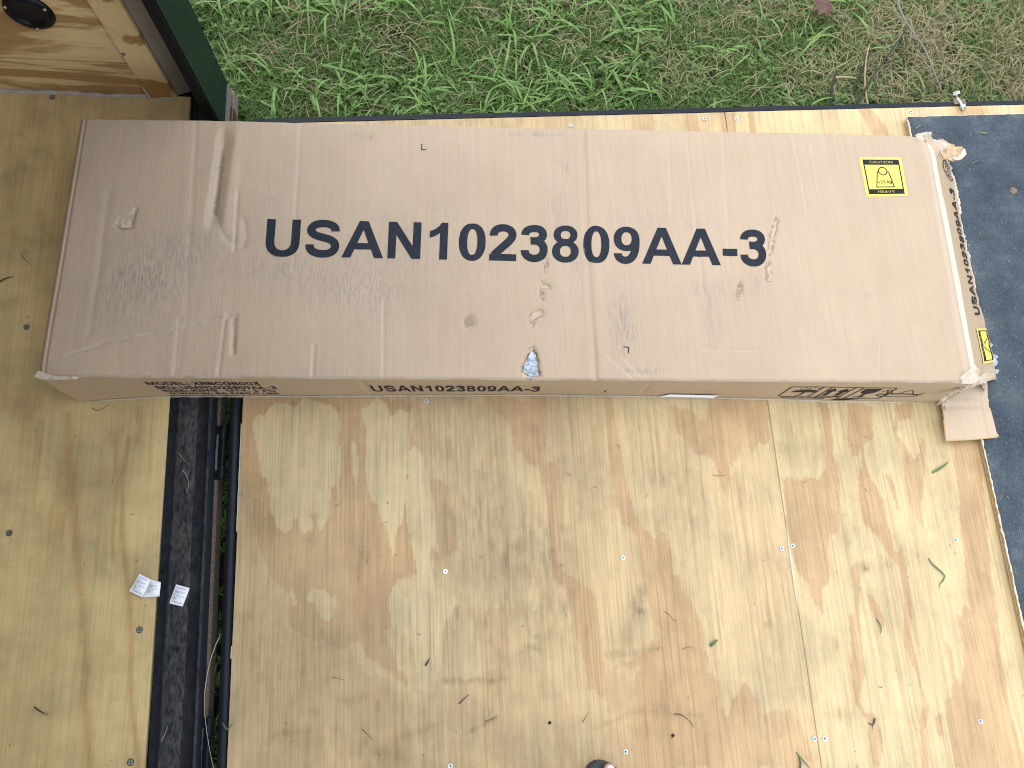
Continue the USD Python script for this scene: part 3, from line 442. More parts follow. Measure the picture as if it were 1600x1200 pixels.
for a, b in ((.14, .38), (-.12, -.095)): part(RAMP, 'raw_ply_edge', box(-.4868, -.4847, a, b, -.012, -.0012), M['raw_edge'])
ex = np.linspace(-.49, 2.05, 30); e0 = [(x, yfar(x)+.0012) for x in ex]; e1 = [(x, yfar(x)+.0145) for x in ex[::-1]]
part(RAMP, 'edge_frame', prism(Polygon(e0+e1), -.06, .001), M['tube'], label='black steel edge along the far side of the ramp')
part(RAMP, 'edge_frame', box(-.49, 2.05, -.757, -.742, -.06, .001), M['tube'])
part(RAMP, 'edge_frame', box(2.052, 2.07, -.757, 1.22, -.06, .001), M['tube'])
for x, y in [(-0.069,0.416),(-0.037,0.033),(0.356,0.042),(0.72,0.044),(0.746,0.049),(1.132,0.043),(-0.038,-0.352),(0.325,-0.349),(0.731,-0.351),(0.753,-0.352),(1.104,-0.34),(0.32,1.142),(0.679,1.16),(0.766,1.158),(1.256,1.178)]: screw(RAMP, x, y, .001)
# catch on the far edge
LT = part(RAMP, 'latch_bolt', tube([(1.398, 1.232, -.004), (1.400, 1.20, .006), (1.402, 1.178, .007)], .0042, 10), M['steel_bright'], 40, 'small steel bolt catch on the far edge of the ramp')
nut = trimesh.creation.cylinder(.009, .010, sections=6, transform=trimesh.transformations.rotation_matrix(math.pi/2, (1, 0, 0))); nut.apply_translation((1.398, 1.232, .002)); part(LT, 'hex_nut', nut, M['steel_bright'])
nut = trimesh.creation.cylinder(.0075, .008, sections=12, transform=trimesh.transformations.rotation_matrix(math.pi/2, (1, 0, 0))); nut.apply_translation((1.402, 1.186, .008)); part(LT, 'collar', nut, M['zinc'])
part(LT, 'bracket_plate', box(1.384, 1.418, 1.199, 1.216, .0012, .004), M['rust'])

# ------------------------------------------------------------------ the long carton
BL, BR, TL_, TR_ = np.array([-.85451, .4597]), np.array([1.1435, .37586]), np.array([-.82797, 1.06936]), np.array([1.17118, 1.00385])
LB, WB, HB = 2.0, .62, .1534
def boxxy(a, b):
    s, t = np.asarray(a)/LB, np.asarray(b)/WB; s, t = s[..., None], t[..., None]
    q = BL + s*(BR-BL) + t*(TL_-BL) + s*t*(TR_-BR-TL_+BL); return q[..., 0], q[..., 1]
CREASES = [([(1.1501,0.6142),(1.147,0.4012),(1.1492,0.1819),(1.155,0.0028)], .0042, .006, 1), ([(0.492,0.612),(0.4953,0.3893),(0.4991,0.2492)], .0008, .005, 0), ([(0.6978,0.1765),(0.7029,-0.0004)], .0016, .004, 0), ([(0.5551,0.0724),(0.5556,-0.0015)], .002, .004, 0), ([(1.3539,0.5982),(1.347,0.4048)], .0012, .005, 0), ([(1.3974,0.5992),(1.3982,0.4057),(1.4075,0.2003)], .0014, .006, 0), ([(1.4864,0.6012),(1.4801,0.4071),(1.4717,0.263)], .0012, .005, 0), ([(1.7026,0.5887),(1.7058,0.4609)], .0012, .005, 0), ([(0.3659,0.4349),(0.3699,0.2932)], .0022, .004, 0), ([(0.2706,0.1273),(0.2732,0.0062)], .0012, .005, 0), ([(0.3657,0.1283),(0.3628,0.0027)], .0018, .004, 0), ([(0.2574,0.6146),(0.2838,0.1274),(0.2802,0.0133)], .0009, .007, 0), ([(0.0876,0.4294),(0.0919,0.0965)], .0010, .010, 0), ([(1.8004,0.0837),(1.7866,0.0102)], .0016, .003, 0), ([(1.1837,0.0563),(1.2371,0.0034)], .001, .005, 0), ([(1.6601,0.6052),(1.6718,0.4105)], .0008, .005, 0),
  ([(0.0539,0.0465),(0.0903,0.0609),(0.1453,0.0828),(0.2088,0.0948),(0.298,0.1174),(0.3561,0.1326)], .0022, .0035, 0), ([(1.4928,0.1708),(1.4944,0.2198)], .002, .006, 0), ([(1.5802,0.373),(1.5917,0.4091)], .0015, .006, 0), ([(1.3973,0.0727),(1.4469,0.0658),(1.512,0.0694)], .0018, .008, 0), ([(1.2185,0.0493),(1.2517,0.0135)], .001, .005, 0)]
WRINK = [(0.3193,0.5621),(0.3164,0.532),(0.317,0.4957),(0.3163,0.4582),(0.3138,0.4259),(0.3138,0.3812)]
WRINK2 = [(0.3196,0.3782),(0.3287,0.3547),(0.3456,0.3207),(0.3677,0.3024),(0.3855,0.3027),(0.3905,0.3245),(0.3831,0.3635)]
NOTCH = [(0.3703,0.1372),(0.3861,0.1388),(0.3869,0.0995),(0.3883,0.0537)]
FOLD = [(1.956,0.5997),(1.9776,0.5342),(1.9655,0.3664),(1.9589,0.254),(1.9578,0.1152),(1.9605,0.0114)]
TORN = [[(0.1143,0.3478),(0.1232,0.3636),(0.139,0.367),(0.1464,0.3734),(0.1505,0.3845),(0.1512,0.3893),(0.1469,0.3578),(0.1473,0.3437),(0.1394,0.342),(0.1261,0.3402)], [(1.0136,0.1414),(1.0222,0.1534),(1.0392,0.1581),(1.0461,0.1492),(1.0305,0.1415),(1.0163,0.131)], [(0.9938,0.0159),(0.9996,0.036),(1.0054,0.0548),(1.0139,0.0693),(1.021,0.0767),(1.0263,0.0651),(1.0315,0.0449),(1.0339,0.0262),(1.0349,0.0077),(1.0238,0.0005),(1.0047,0.0046)], [(1.5569,0.2799),(1.5662,0.2832),(1.5702,0.2644),(1.5688,0.2363),(1.5565,0.233)], [(1.5759,0.3471),(1.593,0.3928),(1.5984,0.3863),(1.5862,0.344),(1.5729,0.3039),(1.5645,0.2958)], [(1.042,0.2262),(1.0589,0.2188),(1.063,0.2112),(1.0544,0.2065),(1.0474,0.211),(1.0454,0.1837),(1.0413,0.1927)], [(1.4827,0.189),(1.4904,0.2244),(1.4956,0.2322),(1.4968,0.2137)], [(1.0487,0.2757),(1.0532,0.2851),(1.0557,0.2649),(1.0511,0.2509)]]
BARE = [[(0.3174,0.552),(0.3271,0.524),(0.3259,0.491),(0.3268,0.4503),(0.3285,0.4022),(0.3235,0.3814),(0.3151,0.3828),(0.3159,0.4179),(0.3177,0.4582),(0.3167,0.499),(0.3179,0.5321)], [(1.5581,0.2768),(1.5641,0.2769),(1.5626,0.2486),(1.558,0.233),(1.5527,0.2392)], [(0.8714,0.1265),(0.8727,0.1398),(0.8824,0.1458),(0.8935,0.1371),(0.895,0.1267),(0.8867,0.1193),(0.877,0.1162)], [(0.3824,0.1358),(0.3879,0.133),(0.394,0.0637),(0.391,0.0523),(0.3868,0.0708)], [(1.0219,0.131),(1.0304,0.1356),(1.0258,0.1178),(1.0202,0.1118)]]
HOLE = [(0.9994,0.0217),(1.0038,0.0389),(1.0109,0.0548),(1.018,0.0679),(1.0262,0.0593),(1.0314,0.0391),(1.0325,0.0248),(1.0336,0.0105),(1.0157,0.0075)]
def box_h(a, b):
    z = .0028*(fbm2(a, b, 3, 4, 71)-.5)*2 + .0008*(fbm2(a, b, 22, 3, 72)-.5)*2 + .0007*(fbm2(a, b, 60, 50, 73)-.5)
    for pts, dp, w, lip in CREASES:
        d = dist_line(a, b, pts); sd = side_line(a, b, pts); z += dp*(-np.exp(-(d/(w*.75))**2) + .22*np.exp(-((sd-w*1.8)/(w*1.2))**2)*(d < w*4))
        if lip: sd = side_line(a, b, pts); z += .0022*np.exp(-((sd+.012)/.010)**2)*(d < .06) + .0014*np.exp(-((sd-.014)/.012)**2)*(d < .06)
    d = dist_line(a, b, WRINK); s = np.sign(side_line(a, b, WRINK)); inw = np.exp(-(np.clip(d-.0, 0, 1)/.028)**2)
    s0 = side_line(a, b, WRINK)
    z += np.exp(-(d/.03)**2)*np.where(s0 < 0, -.0105*np.clip(1+s0/.030, 0, 1), -.0105*np.clip(1-s0/.014, 0, 1)) + .0045*np.exp(-((s0+.034)/.014)**2)*np.exp(-(d/.05)**2)
    z -= .002*np.exp(-(dist_line(a, b, WRINK2)/.008)**2)
    d = dist_line(a, b, NOTCH); z -= .0035*np.exp(-(d/.0045)**2); d = dist_line(a-.010, b, NOTCH) ; z += .0012*np.exp(-(dist_line(a+.014, b, NOTCH)/.012)**2)
    z += .0035*np.exp(-(dist_line(a, b, FOLD)/.016)**2)*np.clip((a-1.8)/.1, 0, 1) - .003*np.exp(-(dist_line(a-.022, b, FOLD)/.014)**2)
    for p in TORN+BARE[2:3]: z -= .0028*np.exp(-(shapely.distance(shapely.points(a.ravel(), b.ravel()), Polygon(p)).reshape(a.shape)/.004)**2)*(.5+fbm2(a, b, 160, 160, 74))
    z -= .013*inpoly(a, b, [HOLE]).astype(float)
    # crushed and rounded edges
    z -= .0060*np.clip(1-a/.010, 0, 1)**1.5 + .0022*np.exp(-((a-.013)/.003)**2)
    z -= .0055*np.clip(1-b/.006, 0, 1)**2 + .0055*np.clip(1-(WB-b)/.006, 0, 1)**2
    z += .003*(fbm2(a, np.zeros_like(a), 9, 1, 75, 5)-.5)*np.exp(-(b/.02)**2) + .003*(fbm2(a, np.zeros_like(a), 7, 1, 76, 5)-.5)*np.exp(-((WB-b)/.02)**2)
    cr = np.hypot(a-LB, b-WB); z -= .010*np.exp(-(cr/.035)**2)*(.4+1.2*fbm2(a, b, 70, 70, 77))
    cr = np.hypot(a-LB, b); z -= .006*np.exp(-(cr/.03)**2)*(.4+1.2*fbm2(a, b, 60, 60, 78)); cr = np.hypot(a, b); z -= .004*np.exp(-(cr/.025)**2)
    return HB + z
ga, gb = np.r_[lin((0, .03, .0018), (.03, 1.998, .0034)), LB], np.r_[lin((0, .01, .001), (.01, .61, .0034), (.61, .6199, .0015)), WB]
GA, GB = np.meshgrid(ga, gb, indexing='ij'); ZT = box_h(GA, GB)
from scipy.interpolate import RegularGridInterpolator
ZI = RegularGridInterpolator((ga, gb), ZT, bounds_error=False, fill_value=None)
XT, YT = boxxy(GA, GB)
# far and front edges are not ruler straight
wav = lambda a, sd: .003*(fbm2(a, np.zeros_like(a), 4, 1, sd, 4)-.5)
YT = YT + wav(GA, 81)*(GB/WB)**8 + wav(GA, 82)*(1-GB/WB)**8
def clipexp(d, w): return np.exp(-(d/w)**2)
ink = np.zeros_like(GA)
for (ca, cb), (rx, ry2, k) in zip([(0.218,0.2452),(0.1587,0.1846),(0.2652,0.307),(0.4609,0.2487),(0.5859,0.2201),(0.6978,0.1765),(0.7492,0.3148),(1.0986,0.5158),(1.0807,0.4),(1.1203,0.2581),(1.2158,0.1376),(1.2356,0.1081),(1.4087,0.2156),(1.4184,0.1548),(1.4063,0.3733),(1.2726,0.3872),(1.0403,0.5995),(0.6244,0.5862),(0.6538,0.5818),(0.6369,0.016),(0.544,0.0153),(1.238,0.0206),(1.2802,0.0209),(0.0712,0.0144),(0.1547,0.5582),(1.7791,0.2048),(1.6367,0.1421),(1.5357,0.2327),(0.9199,0.2862),(0.4366,0.3883),(0.8329,0.4116),(0.2957,0.0134)], [(60,50,.8),(60,60,.7),(50,30,.6),(60,25,.6),(80,40,.6),(60,40,.5),(60,60,.45),(12,14,1.0),(20,50,.5),(14,60,.5),(18,50,1.0),(14,14,1.3),(45,12,.7),(12,40,.9),(30,10,.5),(40,10,.6),(50,4,1.2),(10,5,1.0),(10,6,1.0),(60,4,.5),(40,5,.5),(30,4,1.1),(25,4,.8),(14,4,1.0),(20,4,.4),(40,8,.5),(30,20,.35),(14,14,.7),(60,40,.4),(20,60,.35),(30,30,.35),(30,4,.6)]):
    ink += k*np.exp(-((GA-ca)/(rx*.00145))**2 - ((GB-cb)/(ry2*.00148))**2)

ink = np.clip(ink*.50 + .10*np.clip(fbm2(GA, GB, 8, 4, 91)-.4, 0, 1)*3, 0, .8)
torn = np.zeros_like(GA); bare = np.zeros_like(GA)
wa, wb = GA + .004*(fbm2(GA, GB, 120, 120, 92)-.5)*2, GB + .004*(fbm2(GA, GB, 120, 120, 93)-.5)*2
tn = fbm2(GA, GB, 140, 140, 98, 3); torn = np.where(inpoly(wa, wb, TORN), .25+.9*np.clip(tn-.25, 0, 1), 0); bare[inpoly(wa, wb, BARE)] = .85
torn = np.maximum(torn, .75*np.exp(-(dist_line(GA, GB, CREASES[16][0])/.0022)**2)*(fbm2(GA, GB, 90, 90, 94) > .47))
torn = np.maximum(torn, .55*np.exp(-(dist_line(GA, GB, WRINK2)/.003)**2)); torn = np.maximum(torn, .6*np.exp(-(dist_line(GA+.003, GB, WRINK)/.002)**2))
torn = np.maximum(torn, .35*np.exp(-((GA-1.992)/.006)**2)); torn = np.maximum(torn, .5*np.exp(-(GB/.003)**2)*(fbm2(GA, GB, 14, 1, 95) > .5))
for pts, dp, w, lip in CREASES:
    sd = side_line(GA, GB, pts); torn = np.maximum(torn, .32*np.exp(-((sd-.0025)/.0018)**2)*(dist_line(GA, GB, pts) < .006))
bare = np.maximum(bare, .5*np.exp(-((GA-.0125)/.0018)**2)); bare = np.maximum(bare, .9*(shapely.distance(shapely.points(GA.ravel(), GB.ravel()), Polygon(HOLE)).reshape(GA.shape) < .003)*(fbm2(GA, GB, 60, 60, 96) > .45))
for pg in TORN: bare = np.maximum(bare, 1.0*(np.abs(shapely.distance(shapely.points(wa.ravel(), wb.ravel()), Polygon(pg).exterior).reshape(GA.shape)) < .0024)*(tn > .47))
CB = thing('cardboard_carton', 'very long flat brown cardboard carton with large dark part number, lying across trailer and ramp', 'cardboard box', (.16, .72, 0))
part(CB, 'top_panel', gridmesh(XT, YT, ZT), M['card'], True, pv={'ink': ink.ravel(), 'torn': torn.ravel(), 'bare': bare.ravel()})
# near side: from the near top edge down to where it meets the floor
FB = np.array([(-0.839,0.442),(-0.764,0.447),(-0.639,0.45),(-0.34,0.439),(-0.108,0.432),(0.129,0.425),(0.431,0.411),(0.739,0.393),(0.926,0.38),(1.053,0.374),(1.178,0.366)])
fa = np.array([0, .085, .21, .51, .74, .98, 1.28, 1.59, 1.79, 1.90, 2.0])
def front_pt(a, w):
    """A point of the near side panel, a along it and w from its top (0) to its foot (1)."""
    a = np.asarray(a, float); w = np.asarray(w, float)
    tx, ty = boxxy(a, np.zeros_like(a)); ty = ty + wav(a, 82); zt = ZI(np.stack([np.clip(a, 0, LB), np.zeros_like(a)], -1)) - .0005
    bx, by = np.interp(a, fa, FB[:, 0]), np.interp(a, fa, FB[:, 1]); bz = .004 + .003*fbm2(a, np.zeros_like(a), 6, 1, 83)
    bulge = .006*np.sin(np.pi*w)*(fbm2(a, w, 3, 1, 84)-.2) + .0012*(fbm2(a, w, 20, 6, 85)-.5)
    dent = -.004*np.exp(-((a-.655)/.006)**2) - .003*np.exp(-((a-1.28)/.006)**2)
    return np.stack([tx+(bx-tx)*w, ty+(by-ty)*w - bulge - dent*np.sin(np.pi*w), zt+(bz-zt)*w], -1)
A2, W2 = np.meshgrid(np.linspace(0, LB, 420), np.linspace(0, 1, 26), indexing='ij'); FP = front_pt(A2, W2)
FRONT = part(CB, 'near_side_panel', gridmesh(FP[..., 0], FP[..., 1], FP[..., 2]), M['card_side'], True)
tx, ty = boxxy(ga, np.full_like(ga, WB)); ty = ty + wav(ga, 81)
part(CB, 'far_side_panel', gridmesh(np.stack([tx, tx+.002]), np.stack([ty, ty+.004]), np.stack([ZT[:, -1]-.0005, np.full_like(tx, .005)])), M['card_side'], True)
lx, ly = boxxy(np.zeros_like(gb), gb); ly = ly + wav(np.zeros_like(gb), 81)*(gb/WB)**8 + wav(np.zeros_like(gb), 82)*(1-gb/WB)**8; k = np.linspace(0, 1, len(gb))
part(CB, 'left_end_panel', gridmesh(np.stack([lx, FB[0, 0]-.0*k + (lx-lx[0])]), np.stack([ly, ly]), np.stack([ZT[0]-.0005, np.full_like(lx, .005)])), M['card_side'], True)
part(CB, 'bottom_panel', box(-.78, 1.12, .47, 1.0, .003, .006), M['card_plain'])
# right end: a pale folded edge, then the end panel bulging outwards down to the ramp
NE = 160
tt = np.linspace(0, 1, NE)
ex0, ey0 = boxxy(np.full(NE, LB), tt*WB); ez0 = ZT[-1, np.searchsorted(gb, np.clip(tt*WB, 0, WB-1e-6))]
FW = .0150*(.8+.4*fbm2(tt, tt*0, 5, 1, 101))*np.clip(np.minimum(tt, 1-tt)/.05, .25, 1)
ex1, ey1, ez1 = ex0+FW, ey0-.002, ez0 - .0035
FV = np.linspace(0, 1, 6)[:, None]; hump = np.sin(np.pi*FV)*.0025
part(CB, 'folded_edge', gridmesh(ex0+(ex1-ex0)*FV, ey0+(ey1-ey0)*FV, ez0+.0003+(ez1-ez0)*FV+hump), M['paper'], True, 'pale folded edge along the right end')
outer = np.array([(1.295,0.413),(1.299,0.464),(1.299,0.513),(1.298,0.572),(1.296,0.627),(1.295,0.682),(1.295,0.734),(1.297,0.784),(1.298,0.832),(1.3,0.874),(1.304,0.929),(1.299,0.97),(1.297,1.008),(1.292,1.034)])
ot = np.r_[0, np.cumsum(np.linalg.norm(np.diff(outer, axis=0), axis=1))]; ot /= ot[-1]
ox, oy = np.interp(tt, ot, outer[:, 0]), np.interp(tt, ot, outer[:, 1]); ox = ox + .006*(fbm2(tt, tt*0, 26, 1, 102, 4)-.5)*2
def end_pt(t, w):
    """A point of the right end panel, t from the near to the far corner, w from top to foot."""
    t, w = np.asarray(t, float), np.asarray(w, float)
    x0, y0, z0 = np.interp(t, tt, ex1), np.interp(t, tt, ey1), np.interp(t, tt, ez1)-.0006; x1, y1 = np.interp(t, tt, ox), np.interp(t, tt, oy); z1 = .035
    bow = .0035*np.sin(np.pi*np.clip(w, 0, 1))*(.6+.8*fbm2(t, w, 4, 1, 103))
    return np.stack([x0+(x1-x0)*w + bow*.75, y0+(y1-y0)*w, z0+(z1-z0)*w + bow*.65], -1)
T3, W3 = np.meshgrid(tt, np.linspace(0, 1, 22), indexing='ij'); EP = end_pt(T3, W3)
END = part(CB, 'right_end_panel', gridmesh(EP[..., 0], EP[..., 1], EP[..., 2]), M['card_side'], True)
rag = [(a[0]+.004*rnd.random(), a[1], .034) for a in zip(ox[112:], oy[112:])]
part(CB, 'ragged_edge', tube(rag, .0045, 6, .5+.8*rng.random(len(rag))), M['paper'], False, 'white torn fibre along the end panel')
rag = [(a[0]+.002, a[1], .033) for a in zip(ox[60:113], oy[60:113])]
part(CB, 'ragged_edge', tube(rag, .0018, 6, .5+.6*rng.random(len(rag))), M['paper'], False)
def crumple(poly, z, mat_name, amp, seed, name, label=None, n=26, tilt=(0, 0), th=.0012):
    P = Polygon(poly).buffer(0); m = trimesh.creation.triangulate_polygon(P, engine='earcut'); v, f = m
    t = trimesh.Trimesh(np.c_[v, np.zeros(len(v))], f, process=False).subdivide_to_size(max(P.length/ n/1.5, .0035)); t.merge_vertices(); c = np.array(P.centroid.coords[0]); v = t.vertices
    r = meshkit.fbm(np.c_[v[:, :2]*55, np.full(len(v), seed)], 4, seed); r = np.abs(r-.5)*2
    v[:, 2] = z + amp*r + (v[:, 0]-c[0])*tilt[0] + (v[:, 1]-c[1])*tilt[1]; t.vertices = v
    u = t.copy(); u.vertices = u.vertices - [0, 0, th]; u.invert()
    return part(CB, name, cat([t, u]), M[mat_name], 35, label)
crumple([(1.149,1.016),(1.174,1.025),(1.186,1.027),(1.196,1.005),(1.218,0.997),(1.229,0.985),(1.212,0.97),(1.203,0.974),(1.185,0.982),(1.166,0.989)], .130, 'paper', .020, 3, 'crushed_corner', 'crushed pale far right corner of the carton')
crumple([(1.169,1),(1.194,0.996),(1.203,0.974),(1.19,0.946),(1.175,0.949),(1.17,0.975)], .138, 'card_plain', .012, 13, 'crushed_corner')
crumple([(1.245,1.032),(1.274,1.027),(1.303,1.017),(1.316,1.013),(1.313,0.993),(1.3,0.98),(1.28,0.973),(1.263,0.973),(1.242,0.973),(1.234,0.999)], .085, 'brown_tape', .016, 4, 'tape_flap', 'loose flap of brown packing tape at the far right corner', tilt=(-.3, 0))
crumple([(1.31,1.008),(1.311,0.999),(1.307,0.986),(1.294,0.975),(1.279,0.972),(1.269,0.977),(1.279,0.984),(1.293,0.988),(1.301,0.999)], .088, 'paper', .012, 5, 'torn_fringe')
crumple([(1.3,0.835),(1.309,0.826),(1.314,0.804),(1.32,0.763),(1.319,0.736),(1.308,0.733),(1.305,0.763),(1.3,0.804)], .012, 'clear', .030, 6, 'plastic_film', 'clear plastic film poking out of the right end')
crumple([(1.288,0.63),(1.302,0.616),(1.32,0.586),(1.304,0.582),(1.313,0.57),(1.307,0.566),(1.298,0.572),(1.291,0.599)], .012, 'clear', .030, 7, 'plastic_film')
crumple([(1.299,0.527),(1.311,0.498),(1.318,0.468),(1.311,0.425),(1.302,0.408),(1.295,0.417),(1.303,0.466)], .012, 'clear', .034, 8, 'plastic_film')
crumple([(1.208,0.403),(1.231,0.437),(1.251,0.428),(1.258,0.405),(1.26,0.386),(1.246,0.38),(1.23,0.39)], .055, 'card_side', .02, 9, 'crushed_corner', None, tilt=(-.9, 0))
crumple([(1.129,0.386),(1.164,0.39),(1.187,0.399),(1.198,0.392),(1.192,0.38),(1.167,0.375),(1.134,0.364),(1.109,0.347),(1.092,0.339),(1.101,0.354),(1.12,0.371)], .118, 'tape', .03, 10, 'packing_tape', 'wrinkled clear tape at the near right corner', tilt=(.1, .9))
crumple([(1.113,0.386),(1.146,0.411),(1.159,0.417),(1.161,0.387),(1.143,0.373),(1.119,0.374)], .154, 'tape', .012, 15, 'packing_tape')
crumple([(-0.857,0.458),(-0.851,0.471),(-0.82,0.459),(-0.764,0.455),(-0.776,0.45),(-0.844,0.452)], .154, 'tape', .006, 11, 'packing_tape')
# loose bottom flap of the carton, lying out on ramp and black panel
fl = np.array([(1.152,0.365),(1.169,0.406),(1.263,0.406),(1.27,0.339),(1.272,0.274),(1.206,0.271),(1.143,0.27),(1.149,0.32)])
P = Polygon(fl); v, f = trimesh.creation.triangulate_polygon(P, engine='earcut'); t = trimesh.Trimesh(np.c_[v, np.zeros(len(v))], f, process=False).subdivide_to_size(.006); t.merge_vertices(); v = t.vertices
yy = v[:, 1]; v[:, 2] = .026 + .02*np.clip((yy-.36)/.05, 0, 1) + .003*np.exp(-((yy-.362)/.004)**2) - .0025*np.exp(-((yy-.350+.03*(v[:, 0]-1.2))/.004)**2) - .002*np.exp(-((v[:, 0]-1.249-.0*yy)/.003)**2) + .002*(fbm2(v[:, 0], v[:, 1], 25, 25, 111)-.5) + .006*np.clip((v[:, 0]-1.262)/.01, 0, 1)*np.clip((.285-yy)/.012, 0, 1)
t.vertices = v; u = t.copy(); u.vertices = u.vertices-[0, 0, .004]; u.invert()
e = cat([t, u]); part(CB, 'loose_flap', e, M['card_plain'], 30, 'loose cardboard flap sticking out at the near right corner')
bd = fl; rim = [np.c_[bd[[i, (i+1) % len(bd)]]] for i in range(len(bd))]
part(CB, 'flap_edge', tube([(*q, .0245) for q in fl[[7, 6, 5, 4]]], .0022, 5), M['ply_edge'])
# plastic wrapping showing through the torn hole
hp = np.array(HOLE); hx, hy = boxxy(hp[:, 0], hp[:, 1])
crumple(list(zip(hx, hy)), HB-.010, 'foil', .016, 21, 'plastic_wrap', 'crinkled plastic wrapping showing through the torn hole')
for i, (pg, am) in enumerate(((TORN[0], .004), (TORN[1], .007))):
    hp = np.array(pg); hx, hy = boxxy(hp[:, 0], hp[:, 1]); z0 = float(ZI((hp[:, 0].mean(), hp[:, 1].mean())))
    crumple(list(zip(hx, hy)), z0+.0005, 'card_plain', am, 31+i, 'torn_paper')
# wrinkle: paper lip along the big wrinkle
# ---- printing
def text_poly(text, bold=True, grow=0.0, h=1.0):
    """Lettering as flat polygons, capitals h tall."""
    m = meshkit.text_mesh(text, h, .01, bold); f = m.face_normals[:, 2] > .9; top = m.submesh([np.nonzero(f)[0]], append=True)
    pg = shapely.union_all([Polygon(t[:, :2]) for t in top.triangles]).buffer(.002)
    return pg.buffer(grow).simplify(.004) if grow else pg.simplify(.003)
def flat(pg, size):
    out = []
    for g in getattr(pg, 'geoms', [pg]):
        if g.area < 1e-6: continue
        v, f = trimesh.creation.triangulate_polygon(g, engine='earcut'); t = trimesh.Trimesh(np.c_[v, np.zeros(len(v))], f, process=False); out.append(t.subdivide_to_size(size) if size else t)
    return cat(out)
def fit(pg, w, h, x=0, y=0, shear=0):
    b = pg.bounds; pg = affinity.translate(pg, -b[0], -b[1]); pg = affinity.scale(pg, w/(b[2]-b[0]), h/(b[3]-b[1]), origin=(0, 0))
    return affinity.translate(pg, x, y)
def on_top(pg, name, mat_, lift=.0006, size=.007, parent=None):
    """Print lying on the carton's top; pg in metres along and across it."""
    m = flat(pg, size); a, b = m.vertices[:, 0], m.vertices[:, 1]; x, y = boxxy(a, b); m.vertices = np.c_[x, y, ZI(np.c_[a, b])+lift]; return part(parent or CB, name, m, mat_)
def sp_(pts, w):
    from scipy.interpolate import CubicSpline
    p = np.array(pts, float); d = np.r_[0, np.cumsum(np.sqrt(np.linalg.norm(np.diff(p, axis=0), axis=1)))]
    return LineString(CubicSpline(d, p)(np.linspace(0, d[-1], 60))).buffer(w/2, cap_style='flat', join_style='round')
def el_(cx, cy, rx, ry, n=2.25):
    t = np.linspace(0, 2*np.pi, 64, endpoint=False); c, s = np.cos(t), np.sin(t); return Polygon(np.c_[cx+rx*np.sign(c)*np.abs(c)**(2/n), cy+ry*np.sign(s)*np.abs(s)**(2/n)])
GLY = {'U': (722, shapely.union_all([shapely.box(71, 270, 216, 716), shapely.box(506, 270, 651, 716), el_(361, 280, 290, 292).difference(el_(361, 280, 145, 168)).intersection(shapely.box(0, -20, 722, 285))])),
  'S': (667, sp_([(540, 500), (488, 610), (330, 650), (172, 612), (118, 520), (168, 435), (330, 375), (495, 312), (546, 210), (494, 102), (325, 58), (160, 108), (106, 235)], 142)),
  'A': (722, Polygon([(0, 0), (285, 716), (438, 716), (719, 0), (565, 0), (503, 163), (212, 163), (152, 0)], [[(257, 283), (456, 283), (357, 549)]])),
  'N': (722, Polygon([(73, 0), (73, 716), (213, 716), (507, 238), (507, 716), (645, 716), (645, 0), (495, 0), (210, 467), (210, 0)])),
  '1': (556, Polygon([(395, 0), (258, 0), (258, 517), (183, 463), (78, 418), (78, 543), (160, 583), (240, 650), (283, 719), (395, 719)])),
  '0': (556, el_(276, 353, 236, 366).difference(el_(276, 353, 92, 258))),
  '2': (556, shapely.union_all([sp_([(100, 490), (145, 610), (268, 649), (392, 606), (434, 515), (400, 420), (270, 275), (110, 105)], 142).intersection(shapely.box(0, 0, 560, 730)), shapely.box(28, 0, 505, 128)])),
  '3': (556, shapely.union_all([sp_([(104, 520), (152, 617), (268, 650), (385, 617), (426, 530), (384, 440), (270, 402), (205, 398)], 138), sp_([(205, 402), (300, 398), (405, 340), (441, 218), (390, 100), (270, 57), (152, 100), (102, 215)], 140)])),
  '8': (556, el_(275, 534, 214, 185, 2.1).union(el_(275, 205, 239, 217, 2.1)).difference(el_(275, 530, 88, 83)).difference(el_(275, 208, 100, 110))),
  '9': (556, shapely.union_all([el_(270, 480, 232, 240, 2.15).difference(el_(270, 482, 96, 132)), sp_([(436, 500), (436, 350), (402, 180), (330, 82), (235, 57), (150, 95), (112, 190)], 140)])),
  '-': (333, shapely.box(38, 188, 308, 325))}
def number_poly():
    x, out = 0, []
    for ch in 'USAN1023809AA-3': adv, g = GLY[ch]; out.append(affinity.translate(g, x, 0)); x += adv
    pg = shapely.union_all(out).buffer(2).simplify(1.2); return fit(pg, 1, 1)
(a0, b0), (a1, b1), (a2, b2), (a3, b3) = [(0.4361,0.2773),(1.5587,0.2689),(0.4353,0.3692),(1.5653,0.3614)]
big = number_poly()
def warp(pg, c00, c10, c01, c11):
    return shapely.transform(pg, lambda q: (np.array(c00)*(1-q[:, :1])*(1-q[:, 1:]) + np.array(c10)*q[:, :1]*(1-q[:, 1:]) + np.array(c01)*(1-q[:, :1])*q[:, 1:] + np.array(c11)*q[:, :1]*q[:, 1:]))
on_top(warp(big, (a0, b0), (a1, b1), (a2, b2), (a3, b3)), 'printed_number', M['ink'])
def stroke(pts, w, close=False): 
    l = LineString(list(pts)+([pts[0]] if close else [])); return l.buffer(w/2, cap_style='flat', join_style='mitre')
for pts in ([(0.7703,0.5675),(0.7706,0.5523),(0.7809,0.5526)], [(1.2184,0.0755),(1.2296,0.0742),(1.2289,0.061)]): on_top(stroke(pts, .0022), 'printed_corner_mark', M['ink_dark'])
